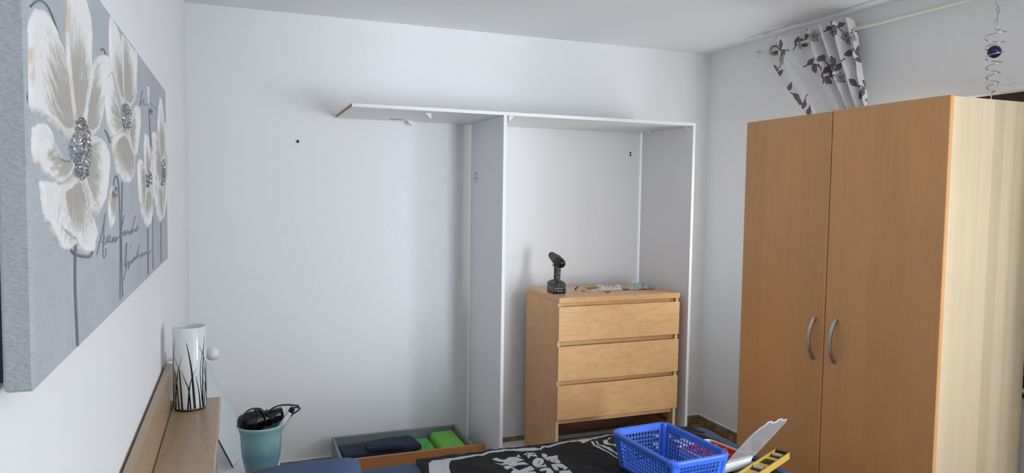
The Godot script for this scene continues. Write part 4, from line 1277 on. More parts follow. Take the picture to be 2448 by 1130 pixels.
func straightener() -> void:
	var t := thing("hair_straightener", "white hair straightener with black tip standing in the turquoise pot", "hair straightener", Vector3(0.138, 0.630, 1.135))
	var d := Vector3(0.56, 0.82, 0.02).normalized()
	var n := Vector3(-0.82, 0.56, 0)
	var m := MB.new()
	m.bar(d * -0.060, d * 0.082, 0.020, 0.019, n, 0.003)
	put(m, "arm", mats.white_plastic, t)
	m = MB.new()
	m.bar(n * -0.016 - d * 0.060, n * -0.016 + d * 0.070, 0.018, 0.010, n, 0.003)
	put(m, "arm", plain("warm_white_plastic", Color(0.82, 0.81, 0.78), 0.4), t)
	m = MB.new()
	m.bar(d * 0.0805, d * 0.106, 0.021, 0.021, n, 0.005)
	put(m, "tip", mats.black_plastic, t)
	m = MB.new()
	m.tube(smooth_path([d * 0.100, Vector3(0.070, 0.086, 0.0), Vector3(0.086, 0.080, 0.0), Vector3(0.074, 0.070, 0.005), Vector3(0.056, 0.058, 0.0), Vector3(0.045, 0.040, 0.004)], 6), 0.0034, 8)
	put(m, "cable", mats.black_plastic, t)

# ---------------------------------------------------------------- drawer on the floor with towels
func build_floor_drawer() -> void:
	var root := thing("loose_drawer", "grey loose drawer with an orange-brown front, standing on the floor by the back wall", "drawer", Vector3(0.48, 0.0085, 0.075))
	var grey := plain("grey_foil", Color(0.52, 0.55, 0.55), 0.5)
	var w := 0.737
	var d := 0.380
	var h := 0.206
	var m := MB.new()
	m.span(Vector3(0, 0, 0), Vector3(0.014, h, d), 0.003)
	put(m, "side_panel", grey, root)
	m = MB.new()
	m.span(Vector3(w - 0.014, 0, 0), Vector3(w, h, d), 0.003)
	put(m, "side_panel", grey, root)
	m = MB.new()
	m.span(Vector3(0.014, 0.01, 0), Vector3(w - 0.014, h - 0.002, 0.014), 0.003)
	put(m, "back_panel", grey, root)
	m = MB.new()
	m.span(Vector3(0.014, 0.012, 0.014), Vector3(w - 0.014, 0.018, d))
	put(m, "bottom", grey, root)
	m = MB.new()
	m.span(Vector3(-0.023, 0.008, d), Vector3(w + 0.058, h + 0.001, d + 0.017), 0.0015)
	var fr := put(m, "front_panel", plain("orange_veneer", Color(0.735, 0.495, 0.29), 0.55), root)
	m = MB.new()
	m.tube([Vector3(0.690, 0.178, d + 0.0172), Vector3(0.697, 0.170, d + 0.0172), Vector3(0.718, 0.190, d + 0.0172)], 0.0009, 6)
	put(m, "pencil_tick", mats.ink, fr)
	m = MB.new()
	m.span(Vector3(0.15, 0.168, d + 0.0168), Vector3(0.156, 0.170, d + 0.0173))
	put(m, "pencil_dash", mats.ink, fr)
	# folded towels
	folded("folded_towel", "large navy towel folded flat at the bottom of the loose drawer", Vector3(0.70, 0.089, 0.265), Vector3(0.39, 0.118, 0.33), 0.03, mats.navy_terry, 0.05, 3.0)
	folded("folded_towel", "navy towel laid across the pile with its end turned over the green one", Vector3(0.715, 0.1925, 0.285), Vector3(0.44, 0.036, 0.19), 0.14, mats.navy_terry, 0.03, 5.0)
	folded("folded_towel", "small navy facecloth on top of the navy towels in the drawer", Vector3(0.735, 0.2235, 0.345), Vector3(0.20, 0.020, 0.10), 0.0, mats.navy_terry, 0.02, 8.0)
	folded("folded_towel", "bright green towel folded between the navy pile and the lime one", Vector3(0.972, 0.097, 0.265), Vector3(0.145, 0.134, 0.31), 0.0, mats.bright_green_terry, 0.03, 12.0)
	folded("folded_towel", "lime green towel at the right end of the loose drawer", Vector3(1.122, 0.112, 0.262), Vector3(0.148, 0.162, 0.31), 0.0, mats.green_terry, 0.022, 15.0)

func folded(called: String, label: String, at: Vector3, size: Vector3, turn: float, mat: Material, r: float, sd: float) -> void:
	var m := MB.new()
	var fn := func(q: Vector3) -> Vector3:
		var n := noise.get_noise_3d(q.x * 9.0 + sd, q.y * 14.0, q.z * 9.0)
		return q + Vector3(0.3 * n, n, 0.3 * n) * 0.006
	m.soft(Vector3.ZERO, size, minf(r, size.y * 0.48), 18, Basis.IDENTITY, 0.006, fn)
	# turned layers show as grooves along the sides
	var o := put(m, called, mat, null, at)
	o.rotation.y = turn
	tag(o, label, "towel", "towels in the loose drawer")

# ---------------------------------------------------------------- flower painting
func build_painting() -> void:
	var fx := -0.225
	var root := thing("canvas_painting", "long grey canvas painting of thick white flowers with glittering hearts", "painting", Vector3(fx, 0, 0))
	var grey := plain("canvas_grey", Color.WHITE, 0.85)
	grey.albedo_texture = picture(512, 256, func(u: float, v: float) -> Color:
		var a := noise.get_noise_2d(u * 10.0, v * 4.0)
		var b := noise.get_noise_2d(u * 160.0, v * 60.0)
		var k := 1.0 + 0.035 * a + 0.02 * b
		return Color(0.715 * k, 0.735 * k, 0.758 * k))
	grey.normal_enabled = true
	grey.normal_texture = grain_map(0.3, 6.0, 31)
	grey.normal_scale = 0.25
	grey.uv1_scale = Vector3(0.6, 1.7, 1)
	var m := MB.new()
	m.span(Vector3(-0.030, 1.392, 1.652), Vector3(0, 1.931, 3.287), 0.0035)
	put(m, "canvas", grey, root)
	m = MB.new()
	m.span(Vector3(-0.037, 1.402, 1.665), Vector3(-0.030, 1.921, 3.277))
	put(m, "stretcher_frame", mats.black_plastic, root)
	var impasto := plain("impasto", Color.WHITE, 0.55)
	impasto.vertex_color_use_as_albedo = true
	var foil := plain("glitter", Color(0.92, 0.92, 0.93), 0.25, 0.75)
	foil.vertex_color_use_as_albedo = true
	var sd := 0
	for f in FLOWERS:
		for outline in f.petals:
			sd += 1
			m = MB.new()
			m.colored = true
			petal(m, outline, f.centre, sd)
			put(m, "petal", impasto, root)
		m = MB.new()
		m.colored = true
		glitter(m, f.heart)
		put(m, "glitter_heart", foil, root)
	var dark := plain("stem_paint", Color(0.47, 0.49, 0.53), 0.6)
	for s in STEMS:
		m = MB.new()
		stroke(m, s[1], s[0])
		put(m, "painted_stem", dark, root)
	for s in SCRIPT:
		m = MB.new()
		stroke(m, s[1], s[0] * 0.8)
		put(m, "scratched_writing", plain("script_paint", Color(0.52, 0.545, 0.59), 0.7), root)

func stroke(m: MB, line: Array, w: float) -> void:
	var pts := []
	for p in line:
		pts.append(Vector3(0.0006, p.y, p.x))
	if pts.size() > 2:
		pts = smooth_path(pts, 5)
	m.tube(pts, w, 6, true, 1.0)

func petal(m: MB, outline: Array, centre: Vector2, sd: int) -> void:
	# closed smooth outline, then rings from the middle out; paint is thick at the rim and ridged along the stroke
	var ol := []
	var k := outline.size()
	for i in k:
		for s in 4:
			var p0: Vector2 = outline[(i - 1 + k) % k]
			var p1: Vector2 = outline[i]
			var p2: Vector2 = outline[(i + 1) % k]
			var p3: Vector2 = outline[(i + 2) % k]
			ol.append(p1.cubic_interpolate(p2, p0, p3, s / 4.0))
	var mid := Vector2.ZERO
	var far := 0.0
	for p in ol:
		mid += p
	mid /= ol.size()
	for p in ol:
		far = maxf(far, p.distance_to(centre))
	var axis := (mid - centre).normalized()
	if mid.distance_to(centre) < 0.02:
		axis = Vector2(0, -1)
	var rings := 22
	var g := []
	var col := []
	for r in rings + 1:
		var row := []
		var crow := []
		for j in ol.size() + 1:
			var f := r / float(rings)
			var p: Vector2 = mid.lerp(ol[j % ol.size()], f)
			p += Vector2(noise.get_noise_2d(p.x * 60.0, p.y * 60.0 + sd), noise.get_noise_2d(p.x * 60.0 + 50.0, p.y * 60.0 + sd)) * 0.004 * f
			var d := p - centre
			var lon := d.dot(axis) / far
			var lat := d.dot(axis.orthogonal())
			var streak := noise.get_noise_2d(lat * 90.0 + sd * 7.0, lon * 3.0)
			var fine := noise.get_noise_2d(lat * 260.0 + sd, lon * 12.0)
			var h := 0.0016 + 0.0022 * smoothstep(0.55, 0.92, f) + 0.0011 * streak * smoothstep(0.1, 0.5, lon) + 0.0005 * fine
			if r == rings:
				h = 0.0
			elif r == rings - 1:
				h *= 0.75
			row.append(Vector3(h, p.y, p.x))
			# taupe underpaint in the throat, white dragged over it from the tip
			var w := smoothstep(0.40, 0.74, lon + 0.22 * streak + 0.10 * fine + 0.18 * (f - 0.6))
			if f > 0.86:
				w = maxf(w, 0.75 + 0.25 * fine)
			var c := Color(0.44, 0.41, 0.355).lerp(Color(0.86, 0.855, 0.84), clampf(w, 0.0, 1.0))
			var peach := smoothstep(0.25, 0.5, noise.get_noise_2d(p.x * 14.0 + sd * 3.0, p.y * 14.0)) * smoothstep(0.8, 0.95, f)
			c = c.lerp(Color(0.62, 0.47, 0.32), 0.7 * peach)
			if lon < 0.16:
				c = c.lerp(Color(0.24, 0.225, 0.20), 0.5 * smoothstep(0.0, 0.5, fine + 0.2))
			c = c * (1.0 + 0.05 * fine)
			crow.append(c)
		g.append(row)
		col.append(crow)
	m.grid(g, Vector3.RIGHT, null, col, true)

func glitter(m: MB, heart: Array) -> void:
	var poly := PackedVector2Array(heart)
	var lo := poly[0]
	var hi := poly[0]
	for p in poly:
		lo = Vector2(minf(lo.x, p.x), minf(lo.y, p.y))
		hi = Vector2(maxf(hi.x, p.x), maxf(hi.y, p.y))
	var want := int(clampf((hi.x - lo.x) * (hi.y - lo.y) / 0.0000165, 40.0, 900.0))
	var n := 0
	var tries := 0
	while n < want and tries < want * 5:
		tries += 1
		var p := Vector2(rng.randf_range(lo.x, hi.x), rng.randf_range(lo.y, hi.y))
		if not Geometry2D.is_point_in_polygon(p, poly):
			continue
		n += 1
		var s := rng.randf_range(0.0014, 0.0036)
		var o := Vector3(rng.randf_range(0.003, 0.0075), p.y, p.x)
		var b := Basis(Vector3(rng.randf_range(-1, 1), rng.randf_range(-1, 1), rng.randf_range(-1, 1)).normalized(), rng.randf_range(0, TAU))
		m.tint = Color(1, 1, 1) * rng.randf_range(0.45, 1.0)
		m.tint.a = 1.0
		var a := o + b * Vector3(s, 0, 0)
		var c := o + b * Vector3(-s * 0.6, s * 0.8, 0)
		var d := o + b * Vector3(-s * 0.6, -s * 0.8, 0)
		var e := o + b * Vector3(0, 0, s * 0.7)
		m.face([a, c, d], -(b * Vector3(0, 0, 1)))
		m.face([a, c, e], a + c - d - e)
		m.face([c, d, e], c + d - a - e)
		m.face([d, a, e], d + a - c - e)

# ---------------------------------------------------------------- curtains, rod and spinner
func blob(img: Image, c: Vector2, rx: float, ry: float, rot: float, col: Color, pointed := 0.0, vein := Color(0, 0, 0, 0)) -> void:
	var w := img.get_width()
	var h := img.get_height()
	var r := int(maxf(rx, ry)) + 2
	for y in range(maxi(0, int(c.y) - r), mini(h, int(c.y) + r)):
		for x in range(maxi(0, int(c.x) - r), mini(w, int(c.x) + r)):
			var d := Vector2(x + 0.5, y + 0.5) - c
			d = d.rotated(-rot)
			var a := d.x / rx
			if absf(a) >= 1.0:
				continue
			var half := ry * (sqrt(1.0 - a * a) * (1.0 - pointed) + (1.0 - absf(a)) * pointed * 1.25)
			if absf(d.y) < half:
				var k := col
				if vein.a > 0.0:
					var s := absf(fposmod((d.x * 0.8 + absf(d.y) * 1.4) / rx * 2.6, 1.0) - 0.5)
					k = col.lerp(vein, clampf(0.75 - s * 2.2, 0.0, 0.8))
				img.set_pixel(x, y, k)

func curve(img: Image, pts: Array, w: float, col: Color) -> void:
	for k in pts.size() - 1:
		var a: Vector2 = pts[k]
		var b: Vector2 = pts[k + 1]
		var n := int(a.distance_to(b) / 2.0) + 1
		for i in n + 1:
			blob(img, a.lerp(b, float(i) / n), w, w, 0.0, col)

func curtain_material() -> StandardMaterial3D:
	if mats.has("curtain"):
		return mats.curtain
	var img := Image.create(1024, 1024, false, Image.FORMAT_RGB8)
	img.fill(Color(0.96, 0.955, 0.96))
	var r := RandomNumberGenerator.new()
	r.seed = 40
	var plum := Color(0.40, 0.36, 0.40)
	var pale := Color(0.70, 0.67, 0.69)
	var stem := Color(0.20, 0.17, 0.19)
	for k in 30:
		var c := Vector2((k % 5) * 210 + r.randf_range(0, 150), int(k / 5.0) * 190 + r.randf_range(0, 140))
		var a := r.randf_range(0, TAU)
		var pts := []
		for i in 9:
			var f := i / 8.0
			pts.append(c + Vector2(cos(a), sin(a)) * 170.0 * (f - 0.4) + Vector2(-sin(a), cos(a)) * 34.0 * sin(f * 3.6))
		curve(img, pts, 3.2, stem)
		for i in [1, 3, 5, 7]:
			var la := a + (0.9 if i % 4 == 1 else -0.9)
			blob(img, pts[i] + Vector2(cos(la), sin(la)) * 34.0, 36.0, 19.0, la, plum, 0.5, pale)
		if k % 2 == 0:
			for p in 5:
				var pa := a + TAU * p / 5.0
				blob(img, pts[8] + Vector2(cos(pa), sin(pa)) * 19.0, 20.0, 13.0, pa, Color(0.77, 0.73, 0.74), 0.2, Color(0.6, 0.55, 0.57))
			blob(img, pts[8], 7, 7, 0, Color(0.47, 0.41, 0.34))
	var m := plain("curtain", Color.WHITE, 0.85)
	m.albedo_texture = ImageTexture.create_from_image(img)
	m.backlight_enabled = true
	m.backlight = Color(0.25, 0.25, 0.26)
	m.cull_mode = BaseMaterial3D.CULL_DISABLED
	return m

func build_curtains() -> void:
	var rx := 2.955
	var ry := 2.490
	# rod with a leaf finial and brackets
	var rod := thing("curtain_rod", "cream metal curtain rod with a leaf finial high on the window wall", "curtain rod", Vector3(rx, ry, 0))
	var m := MB.new()
	m.tube([Vector3(0, 0, 0.655), Vector3(0, 0, 3.75)], 0.0095, 16)
	put(m, "rod", mats.cream_metal, rod)
	m = MB.new()
	m.lathe([Vector2(0, 0), Vector2(0.012, 0.0), Vector2(0.013, 0.006), Vector2(0.007, 0.012), Vector2(0.011, 0.020), Vector2(0.006, 0.027), Vector2(0.005, 0.032), Vector2(0.011, 0.042), Vector2(0.016, 0.056), Vector2(0.012, 0.074), Vector2(0.005, 0.090), Vector2(0, 0.098)], 16, Vector3(0, 0, 0.657), Basis(Vector3(1, 0, 0), Vector3(0, 0, -1), Vector3(0, 1, 0)))
	for s in [-1.0, 1.0]:
		m.tube(smooth_path([Vector3(0, 0, 0.632), Vector3(0, s * 0.016, 0.624), Vector3(0, s * 0.020, 0.608), Vector3(0, s * 0.014, 0.600)], 4), 0.0035, 8)
	put(m, "finial", mats.cream_metal, rod)
	for z in [0.72, 2.75, 3.65]:
		m = MB.new()
		m.tube([Vector3(RIGHT - rx - 0.001, -0.01, z), Vector3(0.02, -0.014, z), Vector3(0, -0.012, z)], 0.006, 10)
		m.box(Vector3(RIGHT - rx - 0.004, -0.01, z), Vector3(0.006, 0.06, 0.022), 0.002)
		put(m, "bracket", mats.cream_metal, rod)
	# bunched curtain: swags from the left end of the rod down behind the wardrobe
	var cur := thing("curtain", "bunched white curtain with grey-purple leaves, pulled aside above the wardrobe", "curtain")
	var cm := curtain_material()
	var nu := 150
	var nv := 34
	# where the cloth threads the rod: z along the rod and how far it stands off (room side negative)
	var rows := []
	for i in nu + 1:
		var s := i / float(nu)
		var row := []
		var slack := smoothstep(0.40, 0.50, s)
		for j in nv + 1:
			var t := j / float(nv)
			# loose flat part on the left, tight pleats on the right
			var z_top: float = lerpf(0.665, 1.02, s / 0.45) if s < 0.45 else lerpf(1.02, 1.335, (s - 0.45) / 0.55)
			var z_bot: float = lerpf(1.205, 1.36, s / 0.45) if s < 0.45 else lerpf(1.34, 1.50, (s - 0.45) / 0.55)
			var fold: float = sin(s / 0.45 * TAU * 1.25 + 0.6) * 0.045 if s < 0.45 else sin((s - 0.45) / 0.55 * TAU * 3.5 + 0.9) * 0.060
			fold *= lerpf(1.0, 0.45, t)
			var y_top := ry + 0.050 + 0.006 * sin(s * 40.0)
			var y := lerpf(y_top, 1.93, t)
			var curve_t := lerpf(pow(t, 1.35), pow(t, 1.05), slack)
			var z := lerpf(z_top, z_bot, curve_t) + 0.008 * noise.get_noise_2d(s * 14.0, t * 3.0)
			var x: float = rx + fold - 0.012 + 0.012 * noise.get_noise_2d(s * 9.0 + 20.0, t * 4.0)
			x = lerpf(x, 3.022 + 0.2 * fold, smoothstep(0.72, 0.95, t))
			x = clampf(x, 2.70, 3.034)
			row.append(Vector3(x, y, z))
		rows.append(row)
	m = MB.new()
	var uvs := func(p: Vector3) -> Vector2: return Vector2(p.z * 1.05 + p.x * 0.95, p.y * 1.12)
	m.grid(rows, Vector3(-1, 0, 0), uvs)
	put(m, "cloth", cm, cur)
	# eyelets where the rod passes through the cloth
	for item in [[0.755, -0.5], [0.965, 0.5], [1.09, -0.5], [1.15, 0.5], [1.21, -0.5], [1.27, 0.5]]:
		m = MB.new()
		var prof := []
		for k in 9:
			var a := TAU * k / 8.0
			prof.append(Vector2(0.0255 + 0.0055 * cos(a), 0.004 * sin(a)))
		var d := Vector3(item[1], 0, 1).normalized()
		m.lathe(prof, 28, Vector3(rx, ry - 0.004, item[0]), Basis(Vector3.UP.cross(d), d, Vector3.UP))
		put(m, "eyelet", plain("eyelet_silver", Color(0.66, 0.66, 0.64), 0.3, 1.0), cur)
	# second curtain hanging beside the window, near the wardrobe's end
	var c2 := thing("curtain", "white curtain with dark leaves hanging straight down beside the wardrobe's pale side", "curtain")
	rows = []
	for i in 61:
		var s := i / 60.0
		var row := []
		for j in 13:
			var t := j / 12.0
			row.append(Vector3(2.985 + 0.022 * sin(s * TAU * 3.0) - 0.02 * t * 0.0, lerpf(2.52, 0.06, t), lerpf(2.315, 2.62, s)))
		rows.append(row)
	m = MB.new()
	m.grid(rows, Vector3(-1, 0, 0), uvs)
	put(m, "cloth", cm, c2)

func build_spinner() -> void:
	var t := thing("wind_spinner", "silver wire spiral with a blue glass ball hanging from the ceiling", "wind spinner", Vector3(2.86, 0, 2.148))
	var m := MB.new()
	m.tube(smooth_path([Vector3(-0.005, CEIL, 0), Vector3(-0.006, 2.50, 0), Vector3(-0.004, 2.425, 0), Vector3(0.012, 2.408, 0), Vector3(0.022, 2.392, 0), Vector3(0.014, 2.378, 0), Vector3(0.004, 2.388, 0), Vector3(0.010, 2.402, 0)], 6), 0.0018, 8)
	m.tube([Vector3(0.012, 2.380, 0), Vector3(0.011, 2.352, 0)], 0.002, 8)
	put(m, "hook", mats.brass_wire, t)
	m = MB.new()
	var pts := []
	# triangular eye, then a spiral that narrows downwards
	for p in [Vector3(0.011, 2.354, 0), Vector3(-0.004, 2.342, 0), Vector3(-0.003, 2.318, 0.002), Vector3(0.014, 2.308, 0.002), Vector3(0.026, 2.320, 0), Vector3(0.012, 2.350, 0), Vector3(0.030, 2.318, 0), Vector3(0.044, 2.308, 0)]:
		pts.append(p)
	var spiral := []
	var turns := 6.0
	for i in 151:
		var f := i / 150.0
		var a := f * turns * TAU
		var r: float = 0.040 * (1.0 - 0.55 * f)
		spiral.append(Vector3(0.004 + r * cos(a), lerpf(2.306, 2.065, f), r * sin(a)))
	spiral.append_array([Vector3(0.004, 2.058, 0.0), Vector3(0.0, 2.045, 0), Vector3(-0.002, 2.018, 0)])
	m.tube(smooth_path(pts, 5), 0.0022, 8)
	m.tube(spiral, 0.0022, 8)
	put(m, "spiral", plain("bright_wire", Color(0.80, 0.79, 0.77), 0.2, 1.0), t)
	m = MB.new()
	var prof := []
	for k in 17:
		var a := -PI / 2 + PI * k / 16.0
		prof.append(Vector2(0.0255 * cos(a), 0.0255 * sin(a)))
	m.lathe(prof, 28, Vector3(0.004, 2.222, 0))
	put(m, "glass_ball", plain("cobalt", Color(0.05, 0.05, 0.28), 0.05), t)

# ---------------------------------------------------------------- things on the bed
func fill_poly(img: Image, poly: PackedVector2Array, col: Color, mottled: bool) -> void:
	var lo := poly[0]
	var hi := poly[0]
	for p in poly:
		lo = Vector2(minf(lo.x, p.x), minf(lo.y, p.y))
		hi = Vector2(maxf(hi.x, p.x), maxf(hi.y, p.y))
	for y in range(maxi(0, int(lo.y)), mini(img.get_height(), int(hi.y) + 1)):
		for x in range(maxi(0, int(lo.x)), mini(img.get_width(), int(hi.x) + 1)):
			if Geometry2D.is_point_in_polygon(Vector2(x + 0.5, y + 0.5), poly):
				var c := col
				if mottled:
					var k := 0.86 + 0.22 * noise.get_noise_2d(x * 0.35, y * 0.35) + 0.1 * noise.get_noise_2d(x * 0.08, y * 0.08)
					c = Color(col.r * k, col.g * k, col.b * k)
				img.set_pixel(x, y, c)

func build_bed_things() -> void:
	# black towel with white print; its picture covers x 0.60 .. 1.96 and z 1.43 .. 2.39
	var x0 := 0.60
	var z0 := 1.42
	var sx := 1.36
	var sz := 0.97
	var img := Image.create(2048, 1460, false, Image.FORMAT_RGB8)
	img.fill(Color(0.075, 0.073, 0.078))
	var to := func(outline: Array) -> PackedVector2Array:
		var q := PackedVector2Array()
		for p in outline:
			q.append(Vector2((p.x - x0) / sx * 2048.0, (p.y - z0) / sz * 1460.0))
		return q
	for o in TOWEL_WHITE:
		fill_poly(img, to.call(o), Color(0.86, 0.87, 0.89), true)
	for o in TOWEL_BLACK:
		fill_poly(img, to.call(o), Color(0.075, 0.073, 0.078), false)
	for o in TOWEL_GREY:
		fill_poly(img, to.call(o), Color(0.42, 0.42, 0.43), true)
	var tm := plain("towel_print", Color.WHITE, 1.0)
	tm.albedo_texture = ImageTexture.create_from_image(img)
	var rows := []
	var nx := 110
	var nz := 60
	for i in nx + 1:
		var row := []
		for j in nz + 1:
			var u := i / float(nx)
			var v := j / float(nz)
			var x := lerpf(0.640, 1.935, u)
			var zf := 1.452 + 0.012 * noise.get_noise_2d(u * 9.0, 4.0) + 0.008 * noise.get_noise_2d(u * 26.0, 1.0)
			var z := lerpf(zf, 2.36, v)
			x += 0.012 * noise.get_noise_2d(v * 6.0, 9.0) * (1.0 if u < 0.02 or u > 0.98 else 0.0)
			var y := 0.5585 + 0.010 * maxf(0.0, noise.get_noise_2d(x * 7.0 + 3.0, z * 5.0)) + 0.004 * maxf(0.0, noise.get_noise_2d(x * 22.0, z * 18.0 + 7.0))
			if z < 1.50:
				y -= 0.022 * pow((1.50 - z) / 0.06, 2.0) * 0.3
			row.append(Vector3(x, y, z))
		rows.append(row)
	var m := MB.new()
	m.sheet(rows, Vector3(0, -0.003, 0), func(p: Vector3) -> Vector2: return Vector2((p.x - x0) / sx, (p.z - z0) / sz))
	tag(put(m, "beach_towel", tm), "black beach towel with white lettering spread over the bed", "towel")
	basket()
	organizer()
	spirit_level()

func lattice(m: MB, a: Vector3, b: Vector3, c: Vector3, d: Vector3, nu: int, nv: int, lo: float, hi: float, side: float, out: Vector3) -> void:
	# wall a-b (bottom), d-c (top); open grid between heights lo and hi and clear of the corner posts
	var at := func(u: float, v: float) -> Vector3: return a.lerp(b, u).lerp(d.lerp(c, u), v)
	var plate := func(u0: float, v0: float, u1: float, v1: float, t: float) -> void:
		var q := [at.call(u0, v0), at.call(u1, v0), at.call(u1, v1), at.call(u0, v1)]
		var r := []
		for p in q:
			r.append(p + out * t)
		m.face(r, out)
		m.face(q, -out)
		for k in 4:
			var k1 := (k + 1) % 4
			m.face([q[k], q[k1], r[k1], r[k]], (q[k] + q[k1]) * 0.5 - (q[0] + q[2]) * 0.5)
	plate.call(0.0, 0.0, 1.0, lo, 0.0030)
	plate.call(0.0, hi, 1.0, 1.0, 0.0030)
	plate.call(0.0, lo, side, hi, 0.0030)
	plate.call(1.0 - side, lo, 1.0, hi, 0.0030)
	var bw := (1.0 - 2.0 * side) / nu
	for k in range(1, nu):
		plate.call(side + bw * k - bw * 0.14, lo, side + bw * k + bw * 0.14, hi, 0.0026)
	var bh := (hi - lo) / nv
	for k in range(1, nv):
		plate.call(side, lo + bh * k - bh * 0.13, 1.0 - side, lo + bh * k + bh * 0.13, 0.0026)

func basket() -> void:
	var blue := plain("basket_blue", Color(0.26, 0.44, 0.86), 0.35)
	var t := thing("storage_basket", "blue plastic storage basket with open grid sides on the black towel", "basket", Vector3(1.475, 0.574, 1.978), deg_to_rad(4.0))
	var hx := 0.117
	var hz := 0.178
	var bx := 0.100
	var bz := 0.160
	var h := 0.136
	# four lattice walls between corner posts
	var bot := [Vector3(-bx, 0, -bz), Vector3(bx, 0, -bz), Vector3(bx, 0, bz), Vector3(-bx, 0, bz)]
	var top := [Vector3(-hx, h, -hz), Vector3(hx, h, -hz), Vector3(hx, h, hz), Vector3(-hx, h, hz)]
	var outs := [Vector3(0, 0, -1), Vector3(1, 0, 0), Vector3(0, 0, 1), Vector3(-1, 0, 0)]
	for k in 4:
		var m := MB.new()
		var n := 12 if k % 2 == 0 else 17
		lattice(m, bot[k], bot[(k + 1) % 4], top[(k + 1) % 4], top[k], n, 7, 0.07, 0.84, 0.12 if k % 2 == 0 else 0.085, outs[k])
		put(m, "grid_wall", blue, t)
	var m := MB.new()
	m.span(Vector3(-bx, -0.003, -bz), Vector3(bx, 0.001, bz))
	put(m, "bottom", blue, t)
	# rounded corner posts swell past the walls
	for k in 4:
		m = MB.new()
		m.tube([bot[k] * 0.97 + Vector3(0, 0.002, 0), Vector3(top[k].x * 0.975, h, top[k].z * 0.98)], [0.010, 0.014], 14, true)
		put(m, "corner_post", blue, t)
	# rolled rim: rounded rectangle path, flat lip turned outwards
	m = MB.new()
	var path := []
	var rr := 0.034
	for k in 4:
		var c := Vector3(top[k].x - signf(top[k].x) * (rr - 0.008), h, top[k].z - signf(top[k].z) * (rr - 0.008))
		var a0: float = [PI, 1.5 * PI, 0.0, 0.5 * PI][k]
		for i in 7:
			var a := a0 + i / 6.0 * PI / 2
			path.append(c + Vector3(cos(a), 0, sin(a)) * rr)
	path.append(path[0])
	var rows := []
	for i in path.size():
		var p: Vector3 = path[i]
		var q: Vector3 = path[(i + 1) % (path.size() - 1)] - path[(i - 1 + path.size() - 1) % (path.size() - 1)]
		var o := Vector3(q.z, 0, -q.x).normalized()
		if o.dot(Vector3(p.x, 0, p.z)) < 0:
			o = -o
		var row := []
		for e in [[-0.004, -0.018], [-0.005, -0.002], [-0.002, 0.002], [0.004, 0.003], [0.009, 0.0], [0.010, -0.006], [0.008, -0.020], [0.0055, -0.020], [0.0065, -0.006], [0.003, -0.002], [-0.001, -0.004], [-0.004, -0.018]]:
			row.append(p + o * e[0] + Vector3(0, e[1], 0))
		rows.append(row)
	m.grid(rows, Vector3.ZERO)
	put(m, "rim", blue, t)
	# a small green and white packet inside
	m = MB.new()
	m.soft(Vector3.ZERO, Vector3(0.075, 0.016, 0.055), 0.006, 8, Basis.IDENTITY, 0.004)
	var pk := put(m, "packet", plain("packet_green", Color(0.42, 0.62, 0.52), 0.4), null, Vector3(1.44, 0.588, 2.03))
	pk.rotation = Vector3(0.2, 0.5, 0.05)
	tag(pk, "small pale green packet inside the blue basket", "packet")

